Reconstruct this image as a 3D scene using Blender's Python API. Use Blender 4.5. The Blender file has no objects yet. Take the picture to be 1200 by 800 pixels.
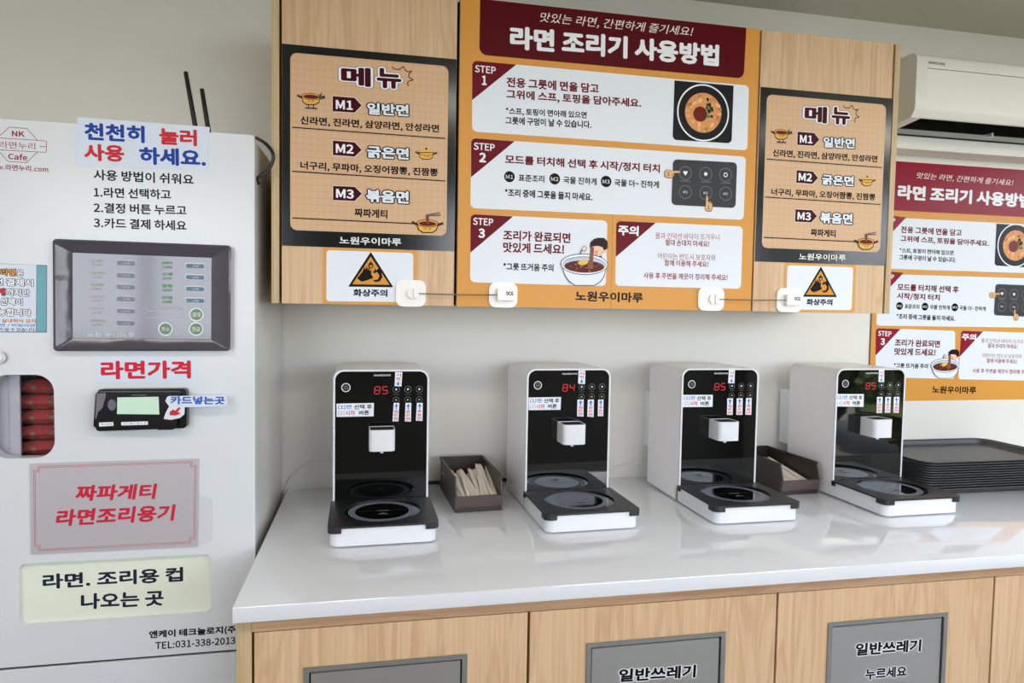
import bpy, bmesh, math, random
from mathutils import Vector, Matrix
from mathutils.geometry import tessellate_polygon
random.seed(7)
S = bpy.context.scene
COL = S.collection

# ------------------------------------------------------------------ camera
FPX = 795.75                                   # focal length in pixels of a 1200 px wide frame
YAW, PITCH, ROLL = -0.2020, -0.0491, -0.0168
CAM = Vector((0.0, -1.5959, 1.2697))
RM = (Matrix.Rotation(YAW, 3, 'Z') @ Matrix.Rotation(PITCH, 3, 'X') @ Matrix.Rotation(ROLL, 3, 'Y'))
cd = bpy.data.cameras.new('camera'); cam = bpy.data.objects.new('camera', cd); COL.objects.link(cam)
cd.sensor_width = 36.0; cd.lens = FPX / 1200 * 36.0; cd.clip_start = 0.02
rx, ry, rz = RM.col[0], RM.col[1], RM.col[2]
cam.matrix_world = Matrix(((rx[0], rz[0], -ry[0], CAM[0]), (rx[1], rz[1], -ry[1], CAM[1]), (rx[2], rz[2], -ry[2], CAM[2]), (0, 0, 0, 1)))
S.camera = cam

# ------------------------------------------------------------------ world, sun, windows, exposure
W = bpy.data.worlds.new('sky'); S.world = W; W.use_nodes = True
nt = W.node_tree; nt.nodes.clear()
wo = nt.nodes.new('ShaderNodeOutputWorld'); bg = nt.nodes.new('ShaderNodeBackground')
tc = nt.nodes.new('ShaderNodeTexCoord'); sx = nt.nodes.new('ShaderNodeSeparateXYZ'); cr = nt.nodes.new('ShaderNodeValToRGB')
cr.color_ramp.elements[0].position = 0.0; cr.color_ramp.elements[0].color = (0.92, 0.95, 1.0, 1)
cr.color_ramp.elements[1].position = 0.8; cr.color_ramp.elements[1].color = (0.50, 0.66, 1.0, 1)
nt.links.new(tc.outputs['Generated'], sx.inputs[0]); nt.links.new(sx.outputs['Z'], cr.inputs[0])
nt.links.new(cr.outputs[0], bg.inputs['Color']); nt.links.new(bg.outputs[0], wo.inputs[0])
bg.inputs['Strength'].default_value = 3.2
sd = bpy.data.lights.new('sun', 'SUN'); sun = bpy.data.objects.new('sun', sd); COL.objects.link(sun)
sd.energy = 10.0; sd.angle = math.radians(1.5); sd.color = (1.0, 0.95, 0.86)
sun.rotation_euler = Vector((-0.30, 0.70, 0.75)).to_track_quat('Z', 'Y').to_euler()
def portal(name, loc, rot, sx_, sy_):
    l = bpy.data.lights.new(name, 'AREA'); l.shape = 'RECTANGLE'; l.size = sx_; l.size_y = sy_
    l.cycles.is_portal = True
    o = bpy.data.objects.new(name, l); COL.objects.link(o); o.location = loc; o.rotation_euler = rot
RX0, RX1, RY0, ZCEIL = -2.0, 2.75, -3.4, 2.036
WIN = [(-1.95, -0.62, 0.98, 1.98), (0.35, 2.6, 0.98, 1.98)]      # glazing of the front wall (x0,x1,z0,z1)
WINR = (-2.9, -0.45, 0.25, 1.98)                                   # window of the right wall (y0,y1,z0,z1)
for a in WIN:
    portal('daylight_portal', ((a[0]+a[1])/2, RY0 - 0.05, (a[2]+a[3])/2), (math.radians(90), 0, 0), a[1]-a[0], a[3]-a[2])
portal('daylight_portal', (RX1 + 0.05, (WINR[0]+WINR[1])/2, (WINR[2]+WINR[3])/2), (0, math.radians(90), 0), WINR[3]-WINR[2], WINR[1]-WINR[0])
FILL_PANELS = [(-0.9, -1.55), (0.6, -1.55), (2.0, -1.55)]               # unseen ceiling panels, added to brighten the counter
for (lx, ly) in FILL_PANELS:
    l = bpy.data.lights.new('counter_fill_light', 'AREA'); l.shape = 'RECTANGLE'; l.size = 0.9; l.size_y = 0.22; l.energy = 1.0; l.color = (1.0, 0.96, 0.90)
    if lx > 1.5: l.energy = 2.0  # right one stronger, to lift the trays and counter there
    o = bpy.data.objects.new('counter_fill_light', l); COL.objects.link(o); o.location = (lx, ly, 2.036-.037)
vs = S.view_settings
vs.view_transform = 'Standard'; vs.look = 'None'; vs.gamma = 1.0; vs.use_curve_mapping = False
vs.exposure = 1.46
S.cycles.max_bounces = 10; S.cycles.diffuse_bounces = 6; S.cycles.caustics_reflective = False; S.cycles.caustics_refractive = False

# ------------------------------------------------------------------ pixel -> point helpers
def ray(x, y): return RM @ Vector(((x-600)/FPX, 1.0, -(y-400)/FPX))
def at_y(x, y, Y): d = ray(x, y); return CAM + d*((Y-CAM.y)/d.y)
def at_z(x, y, Z): d = ray(x, y); return CAM + d*((Z-CAM.z)/d.z)

# ------------------------------------------------------------------ materials
def srgb(c):
    return tuple(((v/255/12.92) if v/255 <= 0.04045 else ((v/255+0.055)/1.055)**2.4) for v in c) + (1,)
MATS = {}
def mat(name, col, rough=0.5, metal=0.0, spec=0.5, coat=0.0, bump=0.0, noise=0.03, nscale=30.0, lin=False, emit=None, estr=1.0):
    if name in MATS: return MATS[name]
    m = bpy.data.materials.new(name); m.use_nodes = True; MATS[name] = m
    n = m.node_tree.nodes; l = m.node_tree.links; b = n['Principled BSDF']
    c = col + (1,) if lin else srgb(col)
    b.inputs['Roughness'].default_value = rough; b.inputs['Metallic'].default_value = metal
    b.inputs['Specular IOR Level'].default_value = spec; b.inputs['Coat Weight'].default_value = coat
    b.inputs['Coat Roughness'].default_value = 0.05
    t = n.new('ShaderNodeTexCoord'); nz = n.new('ShaderNodeTexNoise'); nz.inputs['Scale'].default_value = nscale
    l.new(t.outputs['Object'], nz.inputs['Vector'])
    mx = n.new('ShaderNodeMix'); mx.data_type = 'RGBA'
    mx.inputs['A'].default_value = tuple(v*(1-noise) for v in c[:3]) + (1,)
    mx.inputs['B'].default_value = tuple(min(1, v*(1+noise)) for v in c[:3]) + (1,)
    l.new(nz.outputs['Fac'], mx.inputs['Factor']); l.new(mx.outputs['Result'], b.inputs['Base Color'])
    if bump:
        bp = n.new('ShaderNodeBump'); bp.inputs['Strength'].default_value = bump; bp.inputs['Distance'].default_value = 0.002
        l.new(nz.outputs['Fac'], bp.inputs['Height']); l.new(bp.outputs[0], b.inputs['Normal'])
    if emit:
        b.inputs['Emission Color'].default_value = srgb(emit); b.inputs['Emission Strength'].default_value = estr
    return m
def wood(name, c0, c1, c2, axis='z', rough=0.45):
    if name in MATS: return MATS[name]
    m = bpy.data.materials.new(name); m.use_nodes = True; MATS[name] = m
    n = m.node_tree.nodes; l = m.node_tree.links; b = n['Principled BSDF']; b.inputs['Roughness'].default_value = rough
    t = n.new('ShaderNodeTexCoord'); mp = n.new('ShaderNodeMapping')
    oi = n.new('ShaderNodeObjectInfo')
    ad = n.new('ShaderNodeVectorMath'); ad.operation = 'ADD'; sc = n.new('ShaderNodeVectorMath'); sc.operation = 'SCALE'
    cx = n.new('ShaderNodeCombineXYZ'); l.new(oi.outputs['Random'], cx.inputs[0]); l.new(oi.outputs['Random'], cx.inputs[2])
    l.new(cx.outputs[0], sc.inputs[0]); sc.inputs['Scale'].default_value = 40
    l.new(t.outputs['Object'], ad.inputs[0]); l.new(sc.outputs[0], ad.inputs[1]); l.new(ad.outputs[0], mp.inputs['Vector'])
    mp.inputs['Scale'].default_value = (9, 9, 0.9) if axis == 'z' else (0.9, 9, 9)
    n1 = n.new('ShaderNodeTexNoise'); n1.inputs['Scale'].default_value = 3.0; n1.inputs['Detail'].default_value = 3; n1.inputs['Distortion'].default_value = 0.6
    l.new(mp.outputs[0], n1.inputs['Vector'])
    wv = n.new('ShaderNodeMath'); wv.operation = 'MULTIPLY'; wv.inputs[1].default_value = 26.0; l.new(n1.outputs['Fac'], wv.inputs[0])
    sn = n.new('ShaderNodeMath'); sn.operation = 'SINE'; l.new(wv.outputs[0], sn.inputs[0])
    rg = n.new('ShaderNodeMapRange'); rg.inputs['From Min'].default_value = 0.2; rg.inputs['From Max'].default_value = 1; l.new(sn.outputs[0], rg.inputs['Value'])
    mp2 = n.new('ShaderNodeMapping'); mp2.inputs['Scale'].default_value = (160, 160, 3) if axis == 'z' else (3, 160, 160)
    l.new(ad.outputs[0], mp2.inputs['Vector'])
    n2 = n.new('ShaderNodeTexNoise'); n2.inputs['Scale'].default_value = 1.6; n2.inputs['Detail'].default_value = 2; l.new(mp2.outputs[0], n2.inputs['Vector'])
    m1 = n.new('ShaderNodeMix'); m1.data_type = 'RGBA'; m1.inputs['A'].default_value = srgb(c0); m1.inputs['B'].default_value = srgb(c1)
    r2 = n.new('ShaderNodeMapRange'); r2.inputs['From Min'].default_value = 0.35; r2.inputs['From Max'].default_value = 0.65; l.new(n2.outputs['Fac'], r2.inputs['Value'])
    l.new(r2.outputs[0], m1.inputs['Factor'])
    m2 = n.new('ShaderNodeMix'); m2.data_type = 'RGBA'; m2.inputs['B'].default_value = srgb(c2)
    f = n.new('ShaderNodeMath'); f.operation = 'MULTIPLY'; f.inputs[1].default_value = 0.42; l.new(rg.outputs[0], f.inputs[0])
    l.new(f.outputs[0], m2.inputs['Factor']); l.new(m1.outputs['Result'], m2.inputs['A']); l.new(m2.outputs['Result'], b.inputs['Base Color'])
    return m
def brushed(name, col, rough=0.32):
    m = mat(name, col, rough, metal=0.9, noise=0)
    n = m.node_tree.nodes; l = m.node_tree.links; b = n['Principled BSDF']
    if 'brush' in n: return m
    mp = n.new('ShaderNodeMapping'); mp.name = 'brush'; mp.inputs['Scale'].default_value = (4, 4, 700)
    t = n.new('ShaderNodeTexCoord'); l.new(t.outputs['Object'], mp.inputs['Vector'])
    nz = n.new('ShaderNodeTexNoise'); nz.inputs['Scale'].default_value = 1; l.new(mp.outputs[0], nz.inputs['Vector'])
    r = n.new('ShaderNodeMapRange'); r.inputs['To Min'].default_value = rough-.1; r.inputs['To Max'].default_value = rough+.18
    l.new(nz.outputs['Fac'], r.inputs['Value']); l.new(r.outputs[0], b.inputs['Roughness'])
    bp = n.new('ShaderNodeBump'); bp.inputs['Strength'].default_value = .12; bp.inputs['Distance'].default_value = .001
    l.new(nz.outputs['Fac'], bp.inputs['Height']); l.new(bp.outputs[0], b.inputs['Normal'])
    return m
def glass(name, col=(1, 1, 1), rough=0.0, ior=1.45, alpha=0.12):
    """thin clear pane: mostly lets light straight through, mirrors a little"""
    if name in MATS: return MATS[name]
    m = bpy.data.materials.new(name); m.use_nodes = True; MATS[name] = m
    n = m.node_tree.nodes; l = m.node_tree.links; n.clear()
    o = n.new('ShaderNodeOutputMaterial'); tr = n.new('ShaderNodeBsdfTransparent'); gl = n.new('ShaderNodeBsdfGlossy')
    fr = n.new('ShaderNodeLayerWeight'); fr.inputs['Blend'].default_value = 0.12; mx = n.new('ShaderNodeMixShader')
    tr.inputs[0].default_value = col + (1,); gl.inputs['Roughness'].default_value = rough
    l.new(fr.outputs['Facing'], mx.inputs[0]); l.new(tr.outputs[0], mx.inputs[1]); l.new(gl.outputs[0], mx.inputs[2]); l.new(mx.outputs[0], o.inputs[0])
    return m

WALL = mat('painted_panel_wall', (222, 220, 212), 0.35, nscale=3, noise=.02)
CEIL = mat('ceiling_panel', (205, 200, 188), 0.5, nscale=3)
FLOOR = mat('floor_vinyl', (150, 142, 132), 0.4, noise=.1, nscale=8)
OAK = wood('oak_laminate', (212, 180, 143), (202, 167, 129), (180, 142, 102))
OAKH = wood('oak_laminate_horizontal', (198, 160, 124), (186, 146, 110), (168, 126, 90), 'x')
OAKE = wood('oak_edge_band', (196, 172, 132), (184, 158, 118), (172, 144, 104))
STONE = mat('white_quartz', (222, 225, 230), 0.05, noise=.02, nscale=400, spec=.8, coat=.35)
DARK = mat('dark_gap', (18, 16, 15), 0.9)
WHITE = mat('white_gloss_plastic', (222, 224, 229), 0.25)
BODYW = mat('pearl_white_shell', (232, 230, 232), 0.3)
VEND = mat('vending_white_steel', (214, 218, 222), 0.22, nscale=5, noise=.01)
BLACKG = mat('black_glass', (6, 7, 7), 0.02, spec=0.75, noise=.0)
BLACKP = mat('black_plastic', (24, 24, 24), 0.38, noise=.08)
CABLE = mat('black_cable', (12, 12, 12), 0.4)
CABLEW = mat('white_cable', (225, 223, 215), 0.4)
STEEL = brushed('brushed_steel', (188, 188, 185))
STEELF = brushed('steel_frame', (160, 160, 157), .4)
ACW = mat('air_conditioner_white', (224, 223, 214), 0.35)

# ------------------------------------------------------------------ mesh helpers
def new(): return bmesh.new()
def frame_of(parent):
    M = Matrix.Identity(4); p = parent
    while p is not None: M = p.matrix_basis @ M; p = p.parent
    return M
def obj(name, bm, mats, parent=None, local=False, smooth=None):
    """link a bmesh as ONE object; vertices are world coordinates unless local"""
    if parent is not None and not local: bm.transform(frame_of(parent).inverted())
    me = bpy.data.meshes.new(name)
    bmesh.ops.recalc_face_normals(bm, faces=[f for f in bm.faces if f.tag is False]) if smooth != 'flatprint' else None
    bm.to_mesh(me); bm.free()
    for m in (mats if isinstance(mats, (list, tuple)) else [mats]): me.materials.append(m)
    o = bpy.data.objects.new(name, me); COL.objects.link(o)
    if parent is not None: o.parent = parent
    if smooth and smooth != 'flatprint':
        for p in me.polygons: p.use_smooth = True
        me.set_sharp_from_angle(angle=math.radians(40 if smooth is True else smooth))
    return o
def tag(o, label=None, cat=None, group=None, kind=None):
    if label: o['label'] = label
    if cat: o['category'] = cat
    if group: o['group'] = group
    if kind: o['kind'] = kind
    return o
def thing(name, label, cat, loc=(0, 0, 0), rotz=0.0, group=None):
    o = bpy.data.objects.new(name, None); COL.objects.link(o); o.empty_display_size = .05
    o.location = loc; o.rotation_euler = (0, 0, rotz)
    return tag(o, label, cat, group)
def copy_tree(o, parent=None):
    c = o.copy(); COL.objects.link(c)
    if parent is not None: c.parent = parent
    for ch in list(o.children): copy_tree(ch, c)
    return c
def box(bm, x0, x1, y0, y1, z0, z1, bev=0.0, seg=2, mi=0):
    r = bmesh.ops.create_cube(bm, size=1.0); vs_ = r['verts']
    for v in vs_:
        v.co = Vector((x0 if v.co.x < 0 else x1, y0 if v.co.y < 0 else y1, z0 if v.co.z < 0 else z1))
    fs = set(f for v in vs_ for f in v.link_faces)
    for f in fs: f.material_index = mi
    if bev > 0:
        es = list(set(e for f in fs for e in f.edges))
        bmesh.ops.bevel(bm, geom=es, offset=bev, segments=seg, affect='EDGES', profile=0.5)
    return bm
def rrect(x0, x1, z0, z1, r, n=6, corners=(1, 1, 1, 1)):
    """rounded rectangle outline, counter-clockwise from lower left; corners = ll, lr, ur, ul"""
    P = []
    for k, (cx, cz, a0) in enumerate([(x0, z0, 180), (x1, z0, 270), (x1, z1, 0), (x0, z1, 90)]):
        if not corners[k] or r <= 0: P.append((cx, cz)); continue
        ox = cx + (r if k in (0, 3) else -r); oz = cz + (r if k in (0, 1) else -r)
        for i in range(n+1):
            a = math.radians(a0 + 90*i/n); P.append((ox + r*math.cos(a), oz + r*math.sin(a)))
    return P
def circ(cx, cz, r, n=40): return [(cx + r*math.cos(2*math.pi*i/n), cz + r*math.sin(2*math.pi*i/n)) for i in range(n)]
def extrude(bm, outline, d0, d1, to3, holes=(), mi=0):
    """prism with holes; to3(a,b,d) -> point"""
    loops = [list(outline)] + [list(h) for h in holes]
    flat = [p for l in loops for p in l]
    tris = tessellate_polygon([[Vector((p[0], p[1], 0)) for p in l] for l in loops])
    A = [bm.verts.new(to3(p[0], p[1], d0)) for p in flat]; B = [bm.verts.new(to3(p[0], p[1], d1)) for p in flat]
    for t in tris:
        for V in (A, B):
            try: f = bm.faces.new([V[i] for i in t]); f.material_index = mi
            except ValueError: pass
    k = 0
    for l in loops:
        n = len(l)
        for i in range(n):
            j = (i+1) % n
            f = bm.faces.new((A[k+i], A[k+j], B[k+j], B[k+i])); f.material_index = mi
        k += n
    return bm
XZ = lambda a, b, d: Vector((a, d, b))          # outline in x-z, depth along y
XY = lambda a, b, d: Vector((a, b, d))          # outline in x-y, depth along z
YZ = lambda a, b, d: Vector((d, a, b))          # outline in y-z, depth along x
def tube(bm, pts, r, n=8, mi=0):
    pts = [Vector(p) for p in pts]; rings = []
    for i, p in enumerate(pts):
        t = (pts[min(i+1, len(pts)-1)] - pts[max(i-1, 0)]).normalized()
        a = t.orthogonal().normalized() if i == 0 else (prev - t*prev.dot(t)).normalized()
        prev = a; b = t.cross(a)
        rr = r[i] if isinstance(r, (list, tuple)) else r
        rings.append([bm.verts.new(p + a*rr*math.cos(2*math.pi*k/n) + b*rr*math.sin(2*math.pi*k/n)) for k in range(n)])
    for i in range(len(rings)-1):
        for k in range(n):
            f = bm.faces.new((rings[i][k], rings[i][(k+1) % n], rings[i+1][(k+1) % n], rings[i+1][k])); f.material_index = mi
    for R_ in (rings[0], rings[-1]):
        f = bm.faces.new(R_); f.material_index = mi
    return bm
def smooth_path(P, n=8):
    P = [Vector(p) for p in P]; out = []
    Q = [P[0]*2-P[1]] + P + [P[-1]*2-P[-2]]
    for i in range(1, len(Q)-2):
        for k in range(n):
            t = k/n; a, b, c, d = Q[i-1], Q[i], Q[i+1], Q[i+2]
            out.append(0.5*((2*b) + (c-a)*t + (2*a-5*b+4*c-d)*t*t + (3*b-a-3*c+d)*t**3))
    out.append(P[-1]); return out

# ------------------------------------------------------------------ flat print (lettering and artwork on real surfaces)
_tc = {}
try:      # Blender's own bundled typeface (falls back to its built-in one)
    import os
    FONT = bpy.data.fonts.load(os.path.join(bpy.utils.system_resource('DATAFILES'), 'fonts', 'Noto Sans CJK Regular.woff2'))
except Exception:
    FONT = None
def tmesh(s, off):
    k = (s, round(off, 4))
    if k in _tc: return _tc[k]
    c = bpy.data.curves.new('glyphs', 'FONT'); c.body = s; c.size = 1.0; c.resolution_u = 2; c.offset = off
    if FONT: c.font = FONT
    o = bpy.data.objects.new('glyphs', c)
    me = bpy.data.meshes.new_from_object(o)
    V = [(v.co.x, v.co.y) for v in me.vertices]; F = [tuple(p.vertices) for p in me.polygons]
    bpy.data.objects.remove(o); bpy.data.curves.remove(c); bpy.data.meshes.remove(me)
    bb = (min(v[0] for v in V), max(v[0] for v in V), min(v[1] for v in V), max(v[1] for v in V))
    _tc[k] = (V, F, bb); return _tc[k]
_g = tmesh('강', 0.0)[2]; EM = (_g[3]-_g[2])/0.90      # em size of the typeface as loaded
class Print:
    """polygons and lettering lying on a plane; inks stack in hair-thin layers"""
    def __init__(s, O, u=(1, 0, 0), v=(0, 0, 1), n=(0, -1, 0), step=0.00003, rough=0.35, tagname='ink'):
        s.O, s.u, s.v, s.n = Vector(O), Vector(u), Vector(v), Vector(n)
        s.step, s.rough, s.mats, s.bm, s.L, s.tn = step, rough, [], bmesh.new(), 1, tagname
        s.clip = None
    def px(s, p):
        d = ray(*p); t = (s.O-CAM).dot(s.n)/d.dot(s.n); q = CAM + d*t - s.O
        return (q.dot(s.u), q.dot(s.v))
    def mi(s, col):
        nm = '%s_%02x%02x%02x' % ((s.tn,) + tuple(col)); m = mat(nm, col, s.rough, noise=.0, spec=.10)
        if m not in s.mats: s.mats.append(m)
        return s.mats.index(m)
    def raw(s, V, F, col, layer=None):
        if layer is None: s.L += 1; layer = s.L
        i = s.mi(col); off = s.n*(s.step*layer)
        if s.clip:
            V = [(min(max(p[0], s.clip[0]), s.clip[1]), min(max(p[1], s.clip[2]), s.clip[3])) for p in V]
        B = [s.bm.verts.new(s.O + s.u*p[0] + s.v*p[1] + off) for p in V]
        for f in F:
            try: q = s.bm.faces.new([B[k] for k in f])
            except ValueError: continue
            q.material_index = i
            q.normal_update()
            if q.normal.dot(s.n) < 0: q.normal_flip()
    def poly(s, P, col, layer=None, world=False):
        P = list(P) if world else [s.px(p) for p in P]
        s.raw(P, [tuple(t) for t in tessellate_polygon([[Vector((a, b, 0)) for a, b in P]])], col, layer)
    def rquad(s, Q, rad, col, corners=(1, 1, 1, 1), layer=None, world=False, n=5):
        """quad TL,TR,BR,BL with rounded corners of radius rad (metres)"""
        P = [Vector(p) for p in (Q if world else [s.px(p) for p in Q])]; out = []
        for i in range(4):
            if not corners[i] or rad <= 0: out.append(tuple(P[i])); continue
            a = (P[i-1]-P[i]).normalized()*rad; b = (P[(i+1) % 4]-P[i]).normalized()*rad
            for k in range(n+1):
                t = k/n; w = math.sin(t*math.pi/2); c_ = math.cos(t*math.pi/2)
                out.append(tuple(P[i] + a*(1-w) + b*(1-c_)))
        s.poly(out, col, layer, True)
    def ell(s, c, r, col, n=32, layer=None, world=False, ratio=1.0, rot=0):
        cu, cv = c if world else s.px(c)
        if not world: e = s.px((c[0]+r, c[1])); r = math.hypot(e[0]-cu, e[1]-cv)
        P = []
        for i in range(n):
            a = 2*math.pi*i/n; x, y = r*math.cos(a), r*ratio*math.sin(a)
            P.append((cu + x*math.cos(rot)-y*math.sin(rot), cv + x*math.sin(rot)+y*math.cos(rot)))
        s.poly(P, col, layer, True)
    def ring(s, c, r, w, col, n=32, world=False, layer=None, ratio=1.0):
        cu, cv = c if world else s.px(c)
        if not world:
            e = s.px((c[0]+r, c[1])); k = math.hypot(e[0]-cu, e[1]-cv)/r; r *= k; w *= k
        V = []; F = []
        for i in range(n):
            a = 2*math.pi*i/n; V += [(cu+r*math.cos(a), cv+r*ratio*math.sin(a)), (cu+(r-w)*math.cos(a), cv+(r-w)*ratio*math.sin(a))]
        for i in range(n):
            j = (i+1) % n; F.append((2*i, 2*j, 2*j+1, 2*i+1))
        s.raw(V, F, col, layer)
    def line(s, P, w, col, closed=False, world=False, layer=None):
        """polyline of width w (metres if world, else px)"""
        if not world:
            a, b = s.px(P[0]), s.px((P[0][0]+1, P[0][1])); w *= math.hypot(a[0]-b[0], a[1]-b[1]); P = [s.px(p) for p in P]
        P = [Vector(p) for p in P]; V = []; F = []; n = len(P); m = n if closed else n-1
        for i in range(m):
            a, b = P[i], P[(i+1) % n]; d = (b-a).normalized(); q = Vector((-d.y, d.x))*w/2; e = d*w*.3
            k = len(V); V += [tuple(a-e+q), tuple(b+e+q), tuple(b+e-q), tuple(a-e-q)]; F.append((k, k+1, k+2, k+3))
        s.raw(V, F, col, layer)
    def text(s, body, L_, R_, h, col, bold=0.012, out=None, out2=None, shear=0.0, world=False, stack=False):
        """lettering whose ink runs from L_ to R_ (middle of its height) and is h high (px, or metres if world)"""
        if world: a, b, H = Vector(L_), Vector(R_), h
        else:
            a, b = Vector(s.px(L_)), Vector(s.px(R_)); mx, my = (L_[0]+R_[0])/2, (L_[1]+R_[1])/2
            t, q = s.px((mx, my-h/2)), s.px((mx, my+h/2)); H = math.hypot(t[0]-q[0], t[1]-q[1])
        X = b-a; w = X.length; ux = X/w; uy = Vector((-ux.y, ux.x))
        bold = bold + .012 if bold > 0 else bold; V, F, bb = tmesh(body, 0.0); lay = [0]; em = EM
        sxx, syy = w/(bb[1]-bb[0]), H/(bb[3]-bb[2])
        def put(r, c_):
            # strokes are thickened by stamping the glyphs round a small circle; r in em
            r = r*em; st = [(0, 0)] if r <= 0.003 else [(0, 0)] + [(r*math.cos(k*math.pi/4), r*math.sin(k*math.pi/4)) for k in range(8)]
            if r > .03: st = [(0, 0)] + [(r*math.cos(k*math.pi/6), r*math.sin(k*math.pi/6)) for k in range(12)] + st[1::2]
            lay[0] += 1; k0 = w/(w+2*max(bold, 0)*em*sxx); k1 = H/(H+2*max(bold, 0)*em*syy)
            for si, (dx, dy) in enumerate(st):
                R = []
                for (x, y) in V:
                    yy = ((y+dy)-(bb[2]+bb[3])/2)*syy*k1
                    xx = w/2 + ((x+dx)-(bb[0]+bb[1])/2)*sxx*k0
                    p = a + ux*(xx + shear*yy) + uy*yy; R.append((p.x, p.y))
                s.raw(R, F, c_, s.L + lay[0] + si*.9/len(st))
        if out2: put(bold+out2[0], out2[1])
        if out: put(bold+out[0], out[1])
        put(bold, col)
    def done(s, name='lettering', parent=None):
        return obj(name, s.bm, s.mats, parent, smooth='flatprint')
def mix(p, q, t): return (p[0]+(q[0]-p[0])*t, p[1]+(q[1]-p[1])*t)

# ================================================================== SETTING
def struct(name, bm, m): return tag(obj(name, bm, m), kind='structure')
b = new(); box(b, RX0-.1, RX1+.1, 0.0, 0.1, 0, ZCEIL+.1); struct('wall_back', b, WALL)
b = new(); box(b, RX0-.1, RX1+.1, RY0-.1, 0.1, -0.05, 0); struct('floor', b, FLOOR)
b = new(); box(b, RX0-.1, RX1+.1, RY0-.1, 0.1, ZCEIL, ZCEIL+.05); struct('ceiling', b, CEIL)
b = new(); box(b, RX0-.1, RX0, RY0-.1, 0, 0, ZCEIL); struct('wall_left', b, WALL)
b = new(); extrude(b, [(RY0-.1, 0), (0, 0), (0, ZCEIL), (RY0-.1, ZCEIL)], RX1, RX1+.1, YZ, [[(WINR[0], WINR[2]), (WINR[1], WINR[2]), (WINR[1], WINR[3]), (WINR[0], WINR[3])]])
struct('wall_right', b, WALL)
b = new(); extrude(b, [(RX0, 0), (RX1, 0), (RX1, ZCEIL), (RX0, ZCEIL)], RY0-.1, RY0, XZ, [[(a[0], a[2]), (a[1], a[2]), (a[1], a[3]), (a[0], a[3])] for a in WIN])
struct('wall_front', b, mat('front_wall_grey', (120, 118, 112), .6))
for k, (lx, ly) in enumerate(FILL_PANELS):  # housings and glowing faces for the added fill lights, out of view
    t = thing('ceiling_fill_panel', 'unseen fill light panel added on the ceiling, %s of three in a row' % ['left', 'middle', 'right'][k], 'lamp', (lx, ly, ZCEIL-.03), 0, 'added ceiling fill panels')
    b = new(); box(b, lx-.48, lx+.48, ly-.14, ly+.14, ZCEIL-.03, ZCEIL, .003, 1); obj('fill_housing', b, mat('fill_housing_white', (235, 235, 232), .4), t)
    b = new(); box(b, lx-.45, lx+.45, ly-.11, ly+.11, ZCEIL-.0335, ZCEIL-.0302); obj('diffuser', b, mat('fill_diffuser', (240, 240, 236), .5, emit=(255, 248, 235), estr=3.0), t)
FR = mat('window_frame_dark', (52, 52, 54), .4)
for i, a in enumerate(WIN):
    b = new(); w = .05
    box(b, a[0], a[1], RY0-.07, RY0-.02, a[2], a[2]+w); box(b, a[0], a[1], RY0-.07, RY0-.02, a[3]-w, a[3])
    for k in range(3 if i == 0 else 4):
        x = a[0] + (a[1]-a[0]-w)*k/(2 if i == 0 else 3); box(b, x, x+w, RY0-.07, RY0-.02, a[2]+w, a[3]-w)
    fr = struct('window_%d' % (i+1), b, FR)
    b = new(); box(b, a[0]+w, a[1]-w, RY0-.048, RY0-.044, a[2]+w, a[3]-w); obj('pane', b, glass('window_glass'), fr)
b = new(); a = WINR; w = .05
for (y0, y1, z0, z1) in [(a[0], a[1], a[2], a[2]+w), (a[0], a[1], a[3]-w, a[3]), (a[0], a[0]+w, a[2], a[3]), (a[1]-w, a[1], a[2], a[3]), ((a[0]+a[1])/2-w/2, (a[0]+a[1])/2+w/2, a[2], a[3])]:
    box(b, RX1+.02, RX1+.07, y0, y1, z0, z1)
fr = struct('window_3', b, FR)
b = new(); box(b, RX1+.043, RX1+.047, a[0]+w, a[1]-w, a[2]+w, a[3]-w); obj('pane', b, glass('window_glass'), fr)
b = new(); box(b, -14, 16, -18, RY0-.1, -.06, -.02); box(b, RX1+.1, 16, RY0-.1, 8, -.06, -.02)
tag(obj('ground', b, mat('pavement_outside', (118, 116, 100), .8, noise=.1)), kind='structure')
# shrubs outside the right-hand window (seen mirrored in the black glass)
b = new()
for k in range(26):
    c = Vector((4.6+random.random()*.7, -5.5+k*.22, .25+random.random()*1.25))
    r_ = bmesh.ops.create_icosphere(b, subdivisions=4, radius=.38+random.random()*.2)
    for v in r_['verts']: v.co = v.co*(1+.30*(random.random()-.5)) + c
tag(obj('hedge', b, mat('hedge_leaves', (84, 94, 48), .8, noise=.5, nscale=14)), 'clipped green hedge standing outside the right-hand window', 'hedge', kind='stuff')

# ================================================================== BASE CABINETS + WORKTOP
CD = 0.62; ZT = 0.85; DOORY = -0.602
b = new(); box(b, -0.1884, 2.0, -CD, -0.001, .8272, ZT, .0015, 2)
tag(obj('worktop', b, STONE, smooth=30), 'long glossy white quartz worktop under the four ramen cookers', 'worktop')
b = new(); box(b, -.1655, 1.965, -.604, -.588, .8062, .8268); tag(obj('rail', b, OAKH), 'horizontal oak rail directly below the white worktop edge', 'rail')
b = new(); box(b, -.186, -.166, -.603, -.01, .0, .8268); tag(obj('end_panel', b, OAKE), 'oak end panel closing the left end of the base cabinets', 'panel')
divs = [-.1645, .2375, .6613, 1.0916, 1.5190, 1.9450]
cabs = [('oak base cabinet at the left end with a plain unlettered steel flap', 0), ('oak base cabinet, second from left, steel flap cut by the picture edge', 1),
        ('oak base cabinet with the brightest steel flap, two lines of lettering', 2), ('oak base cabinet at the right edge of the picture, only its door edge visible', 3), ('oak base cabinet beyond the right picture edge', 4)]
def flat_on(Y, **k): return Print((0, Y, 0), **k)
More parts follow.
